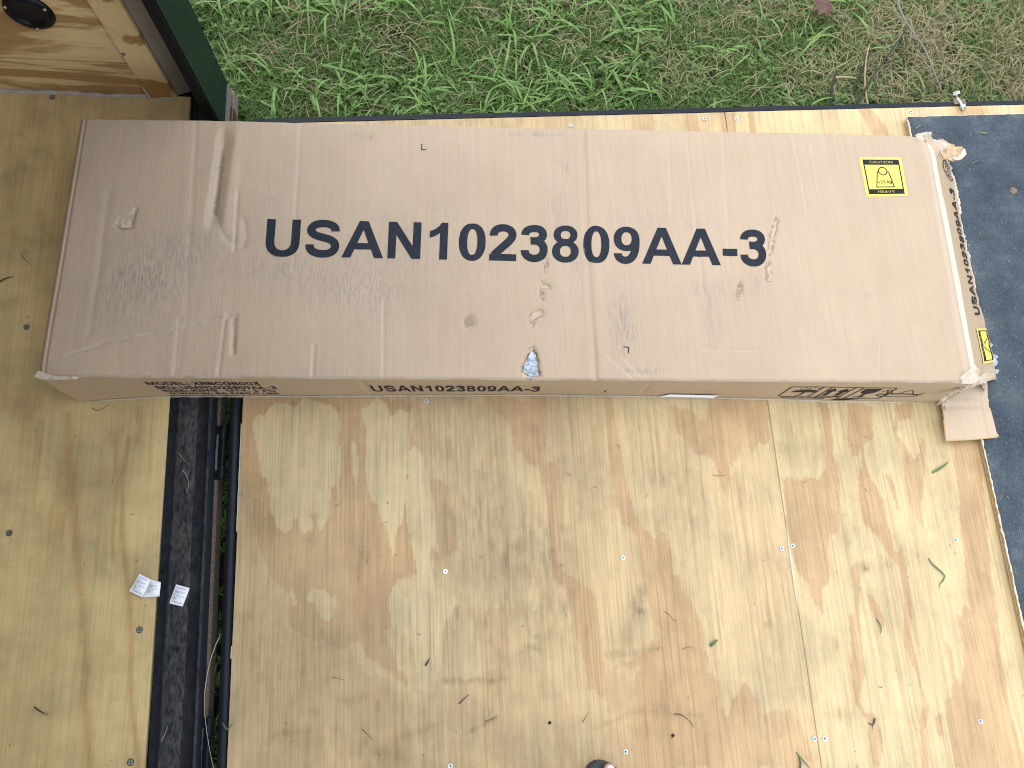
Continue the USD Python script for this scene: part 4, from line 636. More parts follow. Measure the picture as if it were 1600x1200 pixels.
# caution label
C4 = [(1.8203,0.4514),(1.9233,0.455),(1.816,0.5557),(1.9218,0.5571)]
def lab(pg): return warp(pg, *C4)
LB_ = on_top(lab(shapely.box(0, 0, 1, 1).segmentize(.1)), 'caution_label', M['yellow'], .0006)
ring = shapely.box(.070, .055, .930, .94).difference(shapely.box(.098, .180, .902, .805))
caut = fit(text_poly('CAUTION', False), .54, .062, .23, .845); heav = fit(text_poly('HEAVY', False), .40, .066, .30, .082)
on_top(lab(ring.difference(caut).difference(heav).segmentize(.1)), 'label_bands', M['navy'], .0011, parent=LB_)
wt = shapely.union_all([Point(.5, .64).buffer(.110).difference(Point(.5, .64).buffer(.086)), stroke([(.405, .615), (.365, .615), (.29, .235), (.71, .235), (.635, .615), (.595, .615)], .024)])
kg = fit(text_poly('+15 kg', True), .33, .10, .335, .30)
on_top(lab(shapely.union_all([wt, kg])), 'weight_symbol', M['navy'], .0011, parent=LB_)
# near side print: measured along the side (metres from the left corner, height share)
def on_front(pg, name, mat_, lift=.0008, size=.012, parent=None):
    m = flat(pg, size); q = front_pt(m.vertices[:, 0], m.vertices[:, 1]); q[:, 1] -= lift; q[:, 2] += lift*.4; m.vertices = q; m.invert(); return part(parent or CB, name, m, mat_)
def front_text(s, a0, a1, w0, w1, bold=True, grow=.01): return affinity.scale(fit(text_poly(s, bold, grow), a1-a0, w1-w0, a0, 0), 1, -1, origin=(0, 0)), w1
for s, a0, a1, w0, w1 in (('MODEL: XRBCGB003', .20, .435, .17, .34), ('SKU: USAN1023809AA-3', .205, .462, .39, .56), ('SIZE: KING   QTY: 1 PC', .208, .452, .60, .74), ('G.W/N.W: 86.6/80.0 LBS', .213, .452, .79, .93)):
    on_front(affinity.translate(front_text(s, a0, a1, w0, w1)[0], 0, w1), 'printed_text', M['ink_dark'])
on_front(affinity.translate(affinity.scale(fit(number_poly(), .375, .40, .665, 0), 1, -1, origin=(0, 0)), 0, .72), 'printed_number', M['ink_dark'])
on_front(affinity.translate(front_text('MADE IN CHINA', 1.617, 1.727, .86, .95, False, .0)[0], 0, .95), 'printed_text', M['ink_dark'])
on_front(stroke([(1.19, .62), (1.19, .74), (1.20, .74)], .004), 'printed_corner_mark', M['ink_dark'])
S = .155
def icon(pg, x): return shapely.transform(pg, lambda q: np.c_[x + q[:, 0]*.105, .90-.02-q[:, 1]*.66])
frame = shapely.box(.03, .03, .97, .97).buffer(.0).buffer(-.08).buffer(.08); frame = frame.difference(frame.buffer(-.032))
canopy = Point(.5, .48).buffer(.30).intersection(shapely.box(0, .48, 1, 1)); umb = shapely.union_all([affinity.scale(canopy, 1, .8, origin=(.5, .48)), stroke([(.5, .5), (.5, .22), (.46, .17), (.40, .2)], .045)] + [Point(.3+.1*i, .82+.05*(i % 2)).buffer(.025) for i in range(5)])
arrow = lambda c: shapely.union_all([shapely.box(c-.05, .24, c+.05, .62), Polygon([(c-.13, .58), (c+.13, .58), (c, .85)])])
ups = shapely.union_all([arrow(.36), arrow(.64), shapely.box(.2, .14, .8, .19)])
glass = shapely.union_all([Polygon([(.32, .86), (.68, .86), (.66, .6), (.58, .48), (.53, .45), (.53, .24), (.66, .16), (.34, .16), (.47, .24), (.47, .45), (.42, .48), (.34, .6)])])
hook = shapely.union_all([stroke([(.05+.9*i/14, .62+.18*math.sin(i*.9)) for i in range(15)], .022), stroke([(.0, .45), (.5, .55), (1.0, .40)], .02), stroke([(.5+.42*math.cos(k*.5), .35+.13*math.sin(k*.5)) for k in range(13)], .03), stroke([(.12, .8), (.3, .3)], .03)])
on_front(icon(shapely.union_all([frame, umb]), 1.600), 'keep_dry_mark', M['ink_dark']); on_front(icon(shapely.union_all([frame, ups]), 1.675), 'this_way_up_mark', M['ink_dark'])
on_front(icon(shapely.union_all([frame, glass]), 1.750), 'fragile_mark', M['ink_dark']); on_front(icon(hook, 1.825), 'worn_mark', M['ink_dark'])
tear = np.array([(1.745+.0, .985), (1.76, .90), (1.82, .84), (1.79, .93)]); on_front(Polygon(tear), 'torn_slit', M['post_black'], .0012)
# paper slip stuck to the foot of the near side
on_front(Polygon([(1.345, .80), (1.46, .79), (1.455, .995), (1.325, .985)]), 'paper_slip', M['white_paper'], .003)
ft2 = np.c_[np.interp(np.linspace(.03, 1.9, 120), fa, FB[:, 0]), np.interp(np.linspace(.03, 1.9, 120), fa, FB[:, 1])-.003, np.full(120, .006)]
part(CB, 'foot_tape', tube(ft2, .0022, 6, .5+.7*rng.random(120)), M['tape'], True)
# end panel print
def on_end(pg, name, mat_, lift=.0012, size=.008, parent=None):
    m = flat(pg, size); q = end_pt(m.vertices[:, 0], m.vertices[:, 1]); q[:, 0] += lift*.7; q[:, 2] += lift; m.vertices = q; m.invert(); return part(parent or CB, name, m, mat_)
def end_text(s, t0, t1, w0, w1, bold=True, grow=.0): return affinity.translate(affinity.scale(fit(text_poly(s, bold, grow), t1-t0, w1-w0, t0, 0), 1, -1, origin=(0, 0)), 0, w1)
on_end(affinity.translate(affinity.scale(fit(number_poly(), .54, .34, .26, 0), 1, -1, origin=(0, 0)), 0, .76), 'printed_number', M['ink_dark'])
ov = affinity.scale(Point(0, 0).buffer(1), .047, .30); on_end(shapely.union_all([affinity.translate(ov.difference(affinity.scale(ov, .92, .86)), .885, .62), end_text('10.21', .852, .918, .48, .74)]), 'printed_date', M['ink_dark'])
YL = on_end(shapely.box(.068, .33, .205, .98), 'caution_label', M['yellow'], .0014)
er = shapely.box(.076, .38, .197, .93).difference(shapely.box(.079, .47, .194, .86)); er = er.difference(end_text('CAUTION', .10, .172, .40, .45))
we = shapely.union_all([affinity.scale(Point(0, 0).buffer(1), .014, .07), ]); we = affinity.translate(we.difference(affinity.scale(we, .8, .8)), .1365, .585)
on_end(shapely.union_all([er, we, stroke([(.122, .62), (.108, .80), (.165, .80), (.151, .62)], .0035)]), 'label_bands', M['navy'], .0021, parent=YL)

# ------------------------------------------------------------------ black-painted panel lying on the outer end of the ramp
pe = [(1.2365, -.74), (1.2372, -.3), (1.2375, .05), (1.2368, .30), (1.232, .70), (1.2285, 1.149), (1.40, 1.153), (1.60, 1.158), (2.04, 1.168), (2.04, -.74)]
pe2 = []
for i in range(len(pe)):
    p0, p1 = np.array(pe[i]), np.array(pe[(i+1) % len(pe)]); n = max(2, int(np.linalg.norm(p1-p0)/.008)) if i < 8 else 2
    for k in range(n): q = p0+(p1-p0)*k/n; pe2.append((q[0]+rnd.gauss(0, .0007), q[1]+rnd.gauss(0, .0005)))
BP = thing('black_panel', 'scuffed black painted board with splintered edge on the outer end of the ramp', 'board', (1.63, .2, 0))
PTOP = .0195
part(BP, 'board_core', prism(Polygon(pe2).buffer(-.0006).buffer(0), .0022, PTOP-.001), M['ply_edge'], label='bare plywood edge of the black board')
pt = flat(Polygon(pe2).buffer(-.0008).buffer(0), 0); pt.vertices[:, 2] = PTOP; part(BP, 'painted_face', pt, M['panel'])
part(BP, 'veneer_line', tube([(1.2360, -.70, .009), (1.2366, .3, .009), (1.2282, 1.14, .009)], .0014, 5), M['stick'])
ed = [(x-.0005, y, PTOP-.0008) for x, y in pe2 if x < 1.245 and y < 1.146]
part(BP, 'splintered_edge', tube(ed, .0022, 5, .35+.9*rng.random(len(ed))), M['raw_edge'])
ed = [(x, y+.0004, PTOP-.001) for x, y in pe2 if y > 1.14 and x < 1.62 and x > 1.235]
part(BP, 'splintered_edge', tube(ed, .0012, 5, .2+.9*rng.random(len(ed))), M['raw_edge'])
(sx, sy), = [(1.474,0.924)]
wsh = trimesh.creation.cylinder(.0095, .0015, sections=18); wsh.apply_translation((sx, sy, PTOP+.0008)); w_ = part(BP, 'countersunk_screw', wsh, M['rust']); hd = trimesh.creation.icosphere(2, .0055); hd.apply_scale((1, 1, .45)); hd.apply_translation((sx, sy, PTOP+.0016)); part(w_, 'screw_head', hd, M['rust'], True)

# ------------------------------------------------------------------ desiccant packets
def packet(corners, z, name_label, lines, up):
    c = np.array(corners); ctr = c.mean(0); n = 14
    U, V = np.meshgrid(np.linspace(0, 1, n), np.linspace(0, 1, n), indexing='ij')
    Pq = ((1-U)*(1-V))[..., None]*c[0] + (U*(1-V))[..., None]*c[1] + (U*V)[..., None]*c[2] + ((1-U)*V)[..., None]*c[3]
    puff = .0045*(np.sin(np.pi*np.clip((U-.08)/.84, 0, 1))*np.sin(np.pi*np.clip((V-.1)/.8, 0, 1)))**.6*(.8+.4*fbm2(U, V, 6, 6, int(z*9999)))
    top = gridmesh(Pq[..., 0], Pq[..., 1], z+.0012+puff); bot = gridmesh(Pq[..., 0], Pq[..., 1], z+0*puff); bot.invert()
    t = thing('desiccant_packet', name_label, 'packet', (*ctr, z), 'small white packets by the threshold')
    part(t, 'pouch', cat([top, bot]), M['white_paper'], 40)
    txt = []
    for s, x0, x1, y0, y1 in lines: txt.append(fit(text_poly(s, True), x1-x0, y1-y0, x0, y0))
    m = flat(shapely.union_all(txt), .2); uv = m.vertices[:, :2].copy()
    if up: uv = 1-uv
    q = ((1-uv[:, :1])*(1-uv[:, 1:]))*c[3] + (uv[:, :1]*(1-uv[:, 1:]))*c[2] + (uv[:, :1]*uv[:, 1:])*c[1] + ((1-uv[:, :1])*uv[:, 1:])*c[0]
    from scipy.interpolate import RegularGridInterpolator as RG
    h = RG((np.linspace(0, 1, n),)*2, puff)(np.c_[np.clip(uv[:, 0], 0, 1), np.clip(1-uv[:, 1], 0, 1)])
    m.vertices = np.c_[q, z+.0016+h]; part(t, 'printed_text', m, M['packet_ink'])
LN = [('DO NOT EAT', .12, .8, .82, .92), ('DESICCANT', .15, .85, .62, .72), ('SILICA', .42, .88, .43, .53), ('GEL', .15, .42, .28, .38), ('DO NOT EAT', .12, .88, .09, .18)]
packet([(-0.656,0.048),(-0.637,0.042),(-0.638,0.013),(-0.67,0.013)], .0015, 'white packet half tucked under another, overhanging the edge of the trailer floor', [(s, a, b, c, d) for s, a, b, c, d in LN[1:4]], False)
packet([(-0.68,0.061),(-0.655,0.048),(-0.67,0.013),(-0.698,0.027)], .0065, 'white packet lying wholly on the trailer floor plywood, on top of another', LN, False)
packet([(-0.61,0.036),(-0.581,0.027),(-0.594,-0.01),(-0.622,-0.002)], -.0118, 'white packet lying alone in the dusty black threshold channel', LN, False)

# ------------------------------------------------------------------ loose blades, stems and bits
def lying(pts, z0, hump, seed):
    p = np.array(pts); n = len(p); return np.c_[p, z0 + hump*np.sin(np.linspace(0, np.pi, n)) + .0008]
def clip(name, lab, catg, pts, z0, w, m, hump=.004, rod=False, group=None):
    q = lying(pts, z0, hump, 1); mesh = tube(spline(q, 14), w*.85, 5, np.linspace(1, .5, 14)) if rod else blade(q, w*.75)
    solo(name, mesh, M[m], lab, catg, True if rod else 40, group)
clip('grass_clipping', 'short straight green grass blade on the outer ramp sheet below the loose flap', 'grass blade', [(1.108,0.199),(1.131,0.21),(1.156,0.224)], .001, .0075, 'clip_green')
clip('grass_clipping', 'green grass blade bent at a right angle near the right edge of the ramp', 'grass blade', [(1.059,0.005),(1.07,-0.014),(1.084,-0.029),(1.087,-0.034),(1.08,-0.046),(1.071,-0.061)], .001, .006, 'clip_green')
clip('grass_clipping', 'small bright green leaf scrap in the middle of the broad ramp sheet', 'leaf scrap', [(0.529,-0.153),(0.54,-0.145),(0.549,-0.141)], .001, .010, 'clip_green')
clip('grass_clipping', 'thin dark green grass blade crossing the bottom edge of the picture', 'grass blade', [(0.687,-0.374),(0.699,-0.391),(0.715,-0.411)], .001, .004, 'clip_green')
clip('grass_clipping', 'wide olive grass blade standing beside the bottom edge on the outer ramp sheet', 'grass blade', [(0.685,-0.412),(0.691,-0.397),(0.69,-0.38)], .001, .006, 'clip_dark')
clip('grass_clipping', 'small curled olive blade below the middle of the outer ramp sheet', 'grass blade', [(0.855,-0.328),(0.862,-0.331),(0.868,-0.322),(0.861,-0.341)], .001, .004, 'clip_dark')
clip('grass_clipping', 'slim pale green blade hanging over the stain right of the ramp seam', 'grass blade', [(0.911,-0.118),(0.917,-0.133),(0.915,-0.15)], .001, .0045, 'clip_green')
clip('grass_clipping', 'small dark green blade on the pale veneer patch below a screw', 'grass blade', [(-0.085,-0.157),(-0.08,-0.15),(-0.076,-0.142)], .001, .006, 'clip_dark')
clip('grass_clipping', 'dark slanting blade right of the dark rubbed streak', 'grass blade', [(-0.017,-0.236),(-0.007,-0.227),(0.006,-0.218)], .001, .0035, 'clip_dark')
clip('grass_clipping', 'bent V-shaped olive blade resting on the black ramp tube', 'grass blade', [(-0.497,-0.241),(-0.49,-0.249),(-0.485,-0.254),(-0.479,-0.248),(-0.473,-0.243)], .003, .004, 'clip_green', .002)
clip('grass_clipping', 'dark narrow blade on the trailer floor left of the carton', 'grass blade', [(-1.053,0.731),(-1.035,0.744),(-1.017,0.75)], .001, .005, 'clip_dark')
clip('grass_clipping', 'small dark blade near the bottom left corner of the trailer floor', 'grass blade', [(-0.868,-0.188),(-0.855,-0.196),(-0.839,-0.205)], .001, .004, 'clip_dark')
clip('grass_clipping', 'short pale blade on the far left of the black board', 'grass blade', [(1.245,1.113),(1.256,1.119),(1.263,1.121)], .020, .006, 'clip_green')
clip('grass_clipping', 'splayed green grass bits near the far edge of the black board', 'grass blade', [(1.421,1.099),(1.43,1.095),(1.444,1.097)], .020, .007, 'clip_green')
clip('grass_clipping', 'thin green blade on the black board beside the torn tape flap', 'grass blade', [(1.377,1.005),(1.387,1.009),(1.4,1.012)], .020, .003, 'clip_green')
clip('grass_stalk', 'long dark curved stem right of the sandal tip', 'stalk', [(0.435,-0.284),(0.45,-0.286),(0.463,-0.296),(0.47,-0.304),(0.473,-0.312)], .0015, .0012, 'twig', rod=True)
clip('grass_stalk', 'short dark stem curving on the tan veneer band in the middle of the ramp', 'stalk', [(0.437,-0.077),(0.446,-0.084),(0.452,-0.093),(0.461,-0.096)], .0015, .0008, 'twig', rod=True)
clip('grass_stalk', 'thin arched stem on the ramp left of the bright green leaf scrap', 'stalk', [(0.468,-0.156),(0.478,-0.152),(0.492,-0.156)], .0015, .0007, 'twig', rod=True)
clip('grass_stalk', 'straight dark stem near the lower left of the broad ramp sheet', 'stalk', [(-0.216,-0.271),(-0.206,-0.28),(-0.193,-0.294)], .0015, .0008, 'twig', rod=True)
clip('grass_stalk', 'straight dark stem left of the round dark knot by the sandal', 'stalk', [(0.036,-0.273),(0.047,-0.269),(0.061,-0.264)], .0015, .0009, 'twig', rod=True)
clip('grass_stalk', 'thin grey stem lying slanted above the lower dark stem on the broad ramp sheet', 'stalk', [(-0.278,-0.167),(-0.263,-0.171),(-0.25,-0.176)], .0015, .0007, 'twig', rod=True)
clip('grass_stalk', 'thin dark stem on the yellow stain above the sandal tip', 'stalk', [(0.239,-0.287),(0.246,-0.277),(0.254,-0.269)], .0015, .0008, 'twig', rod=True)
clip('grass_stalk', 'thin reddish stem arched on the tan patch left of the seam', 'stalk', [(0.582,0.217),(0.597,0.214),(0.614,0.216)], .0015, .0007, 'twig', rod=True)
clip('grass_stalk', 'fine dark stem on the trailer floor left of the carton, below the grain rings', 'stalk', [(-1.009,0.806),(-0.995,0.791),(-0.979,0.776)], .0015, .0006, 'twig', rod=True)
clip('grass_stalk', 'fine curled stem on the trailer floor just below the carton corner', 'stalk', [(-0.811,0.427),(-0.794,0.422),(-0.783,0.428),(-0.775,0.434)], .0015, .0008, 'twig', rod=True)
clip('dry_straw', 'long pale curved straw leaning over the gap beside the ramp hinge', 'straw', [(-0.508,-0.071),(-0.522,-0.108),(-0.531,-0.155),(-0.533,-0.198),(-0.523,-0.265),(-0.515,-0.301),(-0.504,-0.336)], .004, .0009, 'straw_pale', .002, True)
clip('dry_straw', 'short pale straw lying in the dusty channel close under the carton', 'straw', [(-0.624,0.321),(-0.611,0.306),(-0.597,0.292)], -.011, .0008, 'stick', .002, True)
clip('dry_straw', 'pale hooked straw in the dusty channel', 'straw', [(-0.612,0.281),(-0.601,0.267),(-0.597,0.256),(-0.601,0.233)], -.011, .0008, 'straw_pale', .002, True)
clip('dry_straw', 'forked pale straw in the dusty channel near the bottom edge', 'straw', [(-0.624,-0.278),(-0.615,-0.263),(-0.608,-0.243)], -.011, .0008, 'straw_pale', .002, True)
for pts, lab_ in (([(-0.561,-0.288),(-0.557,-0.284),(-0.548,-0.282),(-0.546,-0.295),(-0.551,-0.297),(-0.558,-0.296)], 'upper pale dead leaf scrap in the gap by the hinge'), ([(-0.563,-0.317),(-0.558,-0.311),(-0.551,-0.308),(-0.553,-0.316),(-0.557,-0.324),(-0.561,-0.323)], 'lower pale dead leaf scrap in the gap at the bottom edge')):
    m = prism(Polygon(pts), 0, .0008).subdivide_to_size(.004); v = m.vertices; v[:, 2] += -.036+.003*np.sin(v[:, 0]*700)*np.sin(v[:, 1]*500); m.vertices = v; solo('leaf_scrap', m, M['sill'], lab_, 'leaf scrap', 40)
for (x, y), r, lab_ in zip([(0.171,-0.284),(0.428,-0.325)], (.0030, .0030), ('round dark mud crumb left of the sandal tip', 'dark mud crumb right of the sandal tip')):
    b = trimesh.creation.icosphere(2, r); b.apply_scale((1, .8, .5)); b.vertices += .0008*rng.standard_normal(b.vertices.shape); b.apply_translation((x, y, .001)); solo('mud_crumb', b, M['twig'], lab_, 'crumb')
# small specks and fibres everywhere
ms = []
for i in range(360):
    if i < 150: x, y, z = rnd.uniform(-1.15, -.66), rnd.uniform(-.35, 1.2), .001
    elif i < 200: x, y, z = rnd.uniform(-.62, -.565), rnd.uniform(-.35, .42), -.0115
    else: x, y, z = rnd.uniform(-.47, 1.22), -.45 + .83*rnd.random()**1.4, .0012
    k = rnd.random(); a = rnd.uniform(0, 6.28); L = rnd.uniform(.002, .011)
    if k < .5:
        d = rnd.uniform(-.9, .9); p = [(x, y, z), (x+L*.5*math.cos(a), y+L*.5*math.sin(a), z+.0008), (x+L*math.cos(a+d), y+L*math.sin(a+d), z)]; ms.append(tube(spline(p, 5), rnd.uniform(.0002, .00045), 4))
    else:
        b = trimesh.creation.icosphere(0, rnd.uniform(.0004, .0011)); b.apply_scale((rnd.uniform(.6, 1.7), 1, .5)); b.apply_translation((x, y, z)); ms.append(b)
solo('plant_debris', cat(ms), M['clip_dark'], 'tiny dark specks and fibres scattered over the plywood', 'debris', kind='stuff')
ms = []
for i in range(70):
    x, y = rnd.uniform(1.25, 1.62), rnd.uniform(-.3, 1.14); a = rnd.gauss(1.5, .5); L = rnd.uniform(.004, .016)
    ms.append(tube(spline([(x, y, PTOP+.0006), (x+L*math.cos(a), y+L*math.sin(a), PTOP+.0012)], 3), rnd.uniform(.0002, .0005), 4))
solo('pale_debris', cat(ms), M['stick'], 'pale straw specks scattered over the black board', 'debris', kind='stuff')

# ------------------------------------------------------------------ grass
def inst(name, label, catg, protos, mat_, P, S, rot, tiltv):
    x = UsdGeom.PointInstancer.Define(stage, '/World/'+name); pr = []
    for i, m in enumerate(protos):
        pth = '/World/%s/blades_%03d' % (name, i+1); v, f, n = meshkit.arrays(m, False); usdkit.mesh(stage, pth, (v, f), mat_); pr.append(pth)
    x.CreatePrototypesRel().SetTargets([Sdf.Path(q) for q in pr])
    n = len(P); x.CreateProtoIndicesAttr(Vt.IntArray.FromNumpy(rng.integers(0, len(protos), n).astype(np.int32)))
    x.CreatePositionsAttr(Vt.Vec3fArray.FromNumpy(P.astype(np.float32))); x.CreateScalesAttr(Vt.Vec3fArray.FromNumpy(np.repeat(S[:, None], 3, 1).astype(np.float32)))
    qs = []
    for a, (tx, ty) in zip(rot, tiltv):
        q = Gf.Rotation(Gf.Vec3d(0, 0, 1), math.degrees(a)) * Gf.Rotation(Gf.Vec3d(1, 0, 0), tx) * Gf.Rotation(Gf.Vec3d(0, 1, 0), ty); qq = q.GetQuat(); qs.append(Gf.Quath(qq.GetReal(), *qq.GetImaginary()))
    x.CreateOrientationsAttr(Vt.QuathArray(qs)); tag(x.GetPrim(), label, catg, None, 'stuff')
def strip(pts, w):
    pts = spline(pts, 6); n = len(pts); t = np.gradient(pts, axis=0); s = np.cross(t, [0, 0, 1.0]); s /= np.linalg.norm(s, axis=1)[:, None]+1e-9
    ww = w*np.array([.75, 1, 1, .85, .55, .06]); V = np.stack([pts-s*ww[:, None]/2, pts-[0, 0, w*.18], pts+s*ww[:, None]/2], 1).reshape(-1, 3); F = []
    for i in range(n-1):
        for k in (0, 1): a = i*3+k; F += [(a, a+1, a+4), (a, a+4, a+3)]
    return trimesh.Trimesh(V, F, process=False)
def tuft(nb, spread, L, w, lean_, droop, seed):
    r = random.Random(seed); ms = []
    for i in range(nb):
        a = r.uniform(0, 6.283); d = spread*math.sqrt(r.random()); x, y = d*math.cos(r.uniform(0, 6.28)), d*math.sin(r.uniform(0, 6.28)); l = L*r.uniform(.55, 1.15); le = lean_*r.uniform(.4, 1.3); dr = droop*r.uniform(.2, 1.4)
        c, s = math.cos(a), math.sin(a); h1, h2 = l*.5*math.cos(le*.6), l*(.85*math.cos(le)-.5*dr); r1, r2 = l*.5*math.sin(le*.6), l*(math.sin(le)+.15*dr)
        ms.append(strip([(x, y, 0), (x+c*r1, y+s*r1, h1), (x+c*(r1+r2)*.62, y+s*(r1+r2)*.62, (h1+max(h2, .01))*.55), (x+c*r2, y+s*r2, max(h2, .012))], w*r.uniform(.7, 1.25)))
    return cat(ms)
def scatter(n, dens, seed, x0=-1.0, x1=2.6, y0=1.16, y1=2.3):
    r = np.random.default_rng(seed); P = []
    while len(P) < n:
        x, y = r.uniform(x0, x1, n), r.uniform(y0, y1, n); k = (r.random(n) < dens(x, y)) & ((y > 1.30) | (x > -.53)) & (y > 1.205+.0205*(x+.5)-.005)
        P += list(zip(x[k], y[k]))
    P = np.array(P[:n]); return np.c_[P, ground_z(P[:, 0], P[:, 1])]
greenness = lambda x, y: np.clip(.92 - .55*np.clip(x-.2, 0, 2)/1.2 + 1.5*(fbm2(x, y, 3.2, 3.2, 121)-.5), .16, 1)
g_all = lambda x, y: np.clip(greenness(x, y)*.80+.20, 0, 1)*np.clip(3.2*(fbm2(x, y, 9, 9, 127)-.30), .10, 1)
P = scatter(15000, g_all, 131); n = len(P)
inst('turf', 'short fine green turf beyond the ramp', 'grass', [tuft(18, .035, .044, .0021, .95, .5, 140+i) for i in range(6)], M['turf'], P, rng.uniform(.7, 1.5, n), rng.uniform(0, 6.28, n), rng.normal(0, 10, (n, 2)))
P = scatter(430, lambda x, y: np.clip(greenness(x, y)**2*np.clip(3.6*(fbm2(x, y, 6, 6, 122)-.42), 0, 1), 0, 1), 132); n = len(P)
inst('broad_grass', 'long broad blue-green grass blades standing out of the turf', 'grass', [tuft(6, .024, .115, .0056, 1.1, .95, 160+i) for i in range(7)], M['broad'], P, rng.uniform(.55, 1.2, n), rng.uniform(0, 6.28, n), rng.normal(0, 12, (n, 2)))
P = scatter(2900, lambda x, y: np.clip(1.08-greenness(x, y), .03, 1), 133); n = len(P); P[:, 2] += .012
inst('dry_thatch', 'dry straw lying in the thin turf', 'dead grass', [tuft(9, .04, .075, .0018, 1.45, .9, 180+i) for i in range(5)], M['straw'], P, rng.uniform(.6, 1.4, n), rng.uniform(0, 6.28, n), rng.normal(0, 14, (n, 2)))
def clover(seed):
    r = random.Random(seed); ms = []
    for i in range(9):
        x, y, z = r.gauss(0, .02), r.gauss(0, .02), r.uniform(.015, .05)
        for k in range(3):
            a = k*2.094+r.random(); L = r.uniform(.004, .007); c = trimesh.creation.cylinder(L*.6, .0004, sections=7); c.apply_scale((1.3, .85, 1)); c.apply_translation((L*.8, 0, 0)); c.apply_transform(trimesh.transformations.euler_matrix(r.uniform(-.5, .5), r.uniform(-.5, .5), a)); c.apply_translation((x, y, z)); ms.append(c)
    return cat(ms)
P = scatter(650, lambda x, y: np.clip(3.2*(fbm2(x, y, 5, 5, 124)-.42), 0, 1), 134); n = len(P); P[:, 2] += .005
inst('clover_patch', 'small round clover leaves low between the grass', 'clover', [clover(200+i) for i in range(4)], M['clover'], P, rng.uniform(.7, 1.3, n), rng.uniform(0, 6.28, n), rng.normal(0, 8, (n, 2)))
# sparse grass under and round the trailer and ramp gap
P = scatter(260, lambda x, y: np.ones_like(x), 135, -.56, -.50, -.9, 1.2) if False else np.c_[rng.uniform(-.585, -.535, 200), rng.uniform(-.7, 1.2, 200), np.full(200, GZ+.0)]
inst('gap_grass', 'dark green grass seen down in the gap beside the hinge', 'grass', [tuft(9, .010, .10, .0045, .35, .5, 220+i) for i in range(3)], M['broad'], P, rng.uniform(.7, 1.2, 200), rng.uniform(0, 6.28, 200), rng.normal(0, 6, (200, 2)))
n = 3000; P = np.c_[rng.uniform(-4, 5, n), rng.uniform(2.3, 5, n), np.full(n, GZ)]
inst('far_turf', 'turf further out in the yard', 'grass', [tuft(16, .07, .07, .005, .8, .5, 240+i) for i in range(3)], M['turf'], P, rng.uniform(1, 1.8, n), rng.uniform(0, 6.28, n), rng.normal(0, 8, (n, 2)))
n = 2500; P = np.c_[rng.uniform(2.15, 5, n), rng.uniform(-3, 2.3, n), np.full(n, GZ)]
inst('side_turf', 'turf past the outer end of the ramp', 'grass', [tuft(16, .07, .07, .005, .8, .5, 250+i) for i in range(3)], M['turf'], P, rng.uniform(1, 1.8, n), rng.uniform(0, 6.28, n), rng.normal(0, 8, (n, 2)))
n = 2000; P = np.c_[rng.uniform(-.5, 2.1, n), rng.uniform(-3, -.8, n), np.full(n, GZ)]
inst('near_turf', 'turf on the near side of the ramp', 'grass', [tuft(16, .07, .07, .005, .8, .5, 260+i) for i in range(3)], M['turf'], P, rng.uniform(1, 1.6, n), rng.uniform(0, 6.28, n), rng.normal(0, 8, (n, 2)))
# twigs, stems and a leaf in the grass
def rod(name, lab_, catg, pts2, z0, z1, r, m): 
    p = np.array(pts2); q = np.c_[p, np.linspace(z0, z1, len(p))]; q[1:-1, :2] += .004*rng.standard_normal((len(p)-2, 2)) if len(p) > 2 else 0
    solo(name, tube(spline(q, 12), r, 6, np.linspace(1, .6, 12)), M[m], lab_, catg, True)
rod('twig', 'dark forked twig slanting up to the right in the dry grass', 'twig', [(1.166,1.249),(1.187,1.291),(1.216,1.332),(1.273,1.409),(1.34,1.496)], -.115, -.05, .0035, 'twig')
rod('twig', 'short dark upright twig left of the pale stick', 'twig', [(1.184,1.328),(1.204,1.377),(1.228,1.43)], -.12, -.06, .004, 'twig')
rod('twig', 'black burnt stub close to the ramp edge, leftmost of the twigs', 'twig', [(1.106,1.269),(1.109,1.317),(1.117,1.365)], -.12, -.075, .0045, 'twig')
rod('twig', 'thin dark twig lying toward the steel catch', 'twig', [(1.353,1.302),(1.401,1.328),(1.477,1.363)], -.10, -.08, .0022, 'twig')
rod('pale_stick', 'pale straight stick between the dark twigs', 'stick', [(1.215,1.267),(1.216,1.357),(1.223,1.446)], -.11, -.06, .0030, 'stick')
rod('pale_stick', 'short pale broken stick lying sideways beside the burnt stub', 'stick', [(1.128,1.369),(1.157,1.365),(1.187,1.363)], -.105, -.10, .004, 'stick')
rod('seed_stem', 'long grey grass stem crossing the dry turf toward the steel catch', 'stalk', [(1.339,1.611),(1.362,1.509),(1.392,1.419),(1.409,1.351),(1.421,1.315)], -.055, -.075, .0024, 'stemgrey')
ol = [(1.089,1.609),(1.099,1.598),(1.08,1.578),(1.1,1.58),(1.092,1.555),(1.111,1.564),(1.117,1.546),(1.129,1.569),(1.14,1.587),(1.127,1.591),(1.138,1.619),(1.12,1.61),(1.116,1.632),(1.104,1.616)]
m = prism(Polygon(ol), 0, .001).subdivide_to_size(.012); v = m.vertices; v[:, 2] += -.072+.012*np.sin(v[:, 0]*60)*np.sin(v[:, 1]*50+1); m.vertices = v
solo('oak_leaf', m, M['oak'], 'reddish brown dead oak leaf lying in the grass at the top edge', 'leaf', 30)

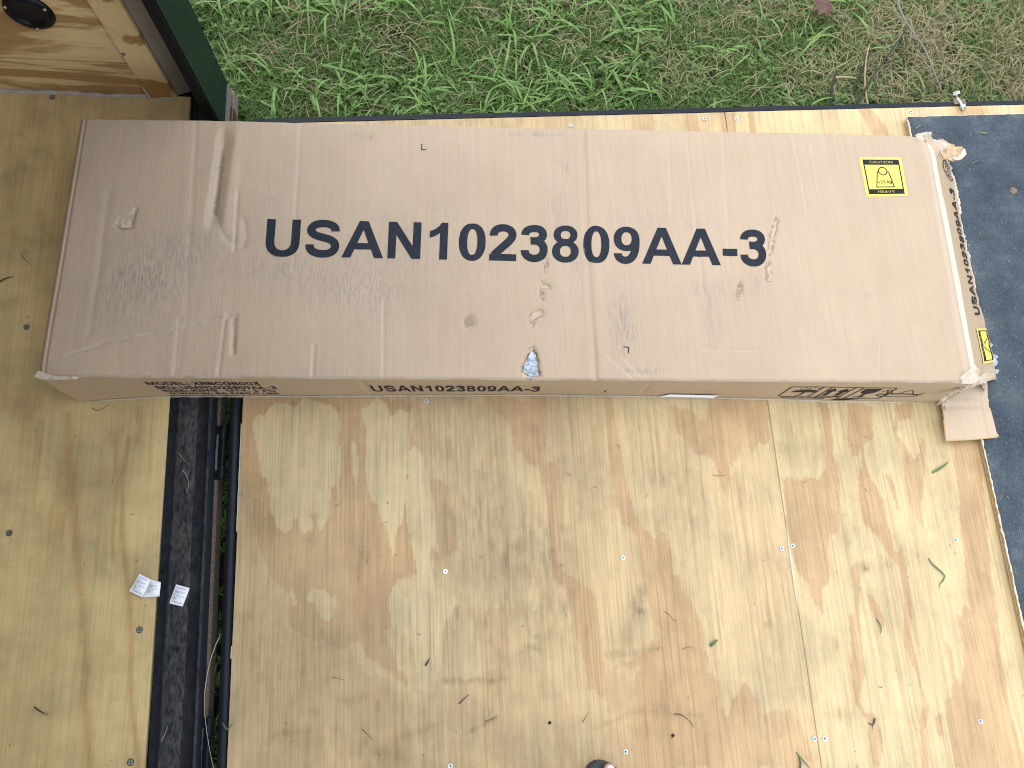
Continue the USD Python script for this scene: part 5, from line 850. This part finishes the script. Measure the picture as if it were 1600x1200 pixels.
# ------------------------------------------------------------------ the person standing on the ramp
import manifold3d as m3
def ball(c, r): return m3.Manifold.sphere(r, 20).translate(tuple(map(float, c)))
def bone(a, b, ra, rb): return m3.Manifold.batch_hull([ball(a, ra), ball(b, rb)])
def smooth_body(mans, ref, it=6):
    u = mans[0]
    for q in mans[1:]: u = u + q
    u = u.refine_to_length(ref); me = u.to_mesh(); t = trimesh.Trimesh(me.vert_properties[:, :3], me.tri_verts, process=True); trimesh.smoothing.filter_taubin(t, iterations=it); return t
TX, TY = .278, -.360           # tip of the right sandal
PER = thing('person', 'person standing at the bottom edge, only the toe of one dark sandal in view', 'person', (.18, -.60, 0))
FR, FL = np.array([TX, TY-.16, 0]), np.array([.02, TY-.20, 0])
def leg_parts(F, dx):
    an = F + [0, -.085, .085]; kn = F + [dx*.2, -.04, .50]; hp = np.array([.15+dx, F[1]-.08, .92])
    out = [bone(F+[0, -.10, .040], F+[.002, .06, .036], .030, .034), bone(F+[0, -.10, .045], an, .030, .036), bone(F+[-.012, .05, .036], F+[-.006, .105, .036], .020, .017), bone(F+[-.006, .105, .036], F+[.004, .146, .036], .0160, .0130)]
    for k, (x, y0, y1, r) in enumerate(((.022, .098, .128, .009), (.034, .085, .112, .0085), (.041, .072, .096, .008), (.044, .06, .080, .0075))):
        sx = x; out.append(bone(F+[sx, y0-.03, .033], F+[sx, y1, .029], r*1.15, r))
    out += [bone(an, kn-[0, .015, .15], .040, .056), bone(kn-[0, .015, .15], kn, .056, .055), bone(kn, hp, .060, .085)]
    return out
body = leg_parts(FR, .09) + leg_parts(FL, -.09)
hipc = np.array([.15, FR[1]-.09, .95]); chest = hipc + [0, .05, .40]; neck = chest + [0, .05, .17]; head = neck + [0, .075, .16]
body += [m3.Manifold.batch_hull([ball(hipc+[-.09, 0, 0], .10), ball(hipc+[.09, 0, 0], .10), ball(hipc+[-.07, .02, .18], .10), ball(hipc+[.07, .02, .18], .10)]), m3.Manifold.batch_hull([ball(hipc+[-.07, .02, .18], .10), ball(hipc+[.07, .02, .18], .10), ball(chest+[-.13, 0, .02], .095), ball(chest+[.13, 0, .02], .095)]), bone(chest+[0, 0, .06], neck, .07, .052), bone(neck, head+[0, 0, -.06], .052, .055)]
body += [m3.Manifold.batch_hull([ball(head+[0, -.03, .03], .085), ball(head+[0, .02, .03], .078), ball(head+[0, .035, -.05], .045)]), bone(head+[0, .085, -.005], head+[0, .098, -.022], .010, .012), ball(head+[-.078, -.01, 0], .018), ball(head+[.078, -.01, 0], .018)]
for s in (-1, 1):
    sh = chest + [s*.185, 0, .05]; el = sh + [s*.05, -.02, -.29]; wr = el + [s*.01, .07, -.24]; body += [bone(sh, el, .05, .042), bone(el, wr, .042, .028), m3.Manifold.batch_hull([ball(wr, .024), ball(wr+[0, .02, -.08], .020), ball(wr+[0, -.025, -.075], .018)])]
    for k in range(4):
        p0 = wr+[0, .028-.018*k, -.085]; p1 = p0+[-s*.008, .004, -.035]; p2 = p1+[-s*.014, .004, -.028]; body += [bone(p0, p1, .0085, .008), bone(p1, p2, .008, .007)]
    p0 = wr+[0, .03, -.035]; p1 = p0+[-s*.006, .026, -.03]; body += [bone(p0, p1, .011, .0095), bone(p1, p1+[-s*.006, .010, -.026], .0095, .008)]
part(PER, 'body', smooth_body(body, .012, 5), M['skin'], True)
nl = trimesh.creation.icosphere(2, .009); nl.apply_scale((1, 1.05, .3)); nl.apply_translation(FR+[.004, .149, .0475]); part(PER, 'toenail', nl, M['nail'], True)
sho = [m3.Manifold.batch_hull([ball(hipc+[-.10, 0, .06], .115), ball(hipc+[.10, 0, .06], .115), ball(hipc+[-.10, 0, -.06], .115), ball(hipc+[.10, 0, -.06], .115)])]
for F, dx in ((FR, .09), (FL, -.09)): kn = F+[dx*.2, -.04, .54]; hp = np.array([.15+dx, F[1]-.08, .90]); sho.append(bone(kn, hp, .080, .105))
part(PER, 'shorts', smooth_body(sho, .02, 4), M['shorts'], True)
shi = [m3.Manifold.batch_hull([ball(hipc+[-.08, .01, .08], .118), ball(hipc+[.08, .01, .08], .118), ball(chest+[-.13, 0, .03], .108), ball(chest+[.13, 0, .03], .108)])]
for s in (-1, 1): sh = chest+[s*.185, 0, .05]; shi.append(bone(sh+[-s*.03, 0, .005], sh+[s*.03, -.012, -.16], .066, .060))
part(PER, 'shirt', smooth_body(shi, .02, 4), M['shirt'], True)
part(PER, 'hair', smooth_body([m3.Manifold.batch_hull([ball(head+[0, -.04, .045], .088), ball(head+[0, .01, .06], .078)])], .014, 3), M['hair'], True)
for s in (-1, 1):
    e = trimesh.creation.icosphere(2, .011); e.apply_translation(head+[s*.031, .080, .02]); part(PER, 'eye', e, M['white_paper'], True)
def sandal(F):
    out = np.array([(-.02, .160), (.0, .158), (.022, .145), (.042, .118), (.052, .07), (.048, .0), (.038, -.07), (.036, -.12), (.015, -.148), (-.015, -.148), (-.034, -.12), (-.036, -.06), (-.044, .0), (-.052, .07), (-.050, .115), (-.040, .146)])
    P = Polygon(out).buffer(.004).buffer(0); P = Polygon(spline(np.vstack([out, out[:1]]), 70)).buffer(0)
    sole = prism(P, .0015, .020); sole.apply_translation((F[0], F[1], 0)); s_ = part(PER, 'sandal', sole, M['sandal'], 40)
    rimp = P.difference(P.buffer(-.009)); rim = cat([prism(g, .0195, .030) for g in getattr(rimp, 'geoms', [rimp])]); rim.apply_translation((F[0], F[1], 0)); part(s_, 'raised_rim', rim, M['sandal'], 40)
    for y, h in ((.085, .062), (-.02, .090)):
        th = np.linspace(0, np.pi, 20); band = np.stack([np.c_[.050*np.cos(th), np.full(20, y+d), .012+h*np.sin(th)] for d in (-.014, .014)], 0)+F; part(s_, 'strap', gridmesh(band[..., 0], band[..., 1], band[..., 2]), M['sandal'], True)
sandal(FR); sandal(FL)
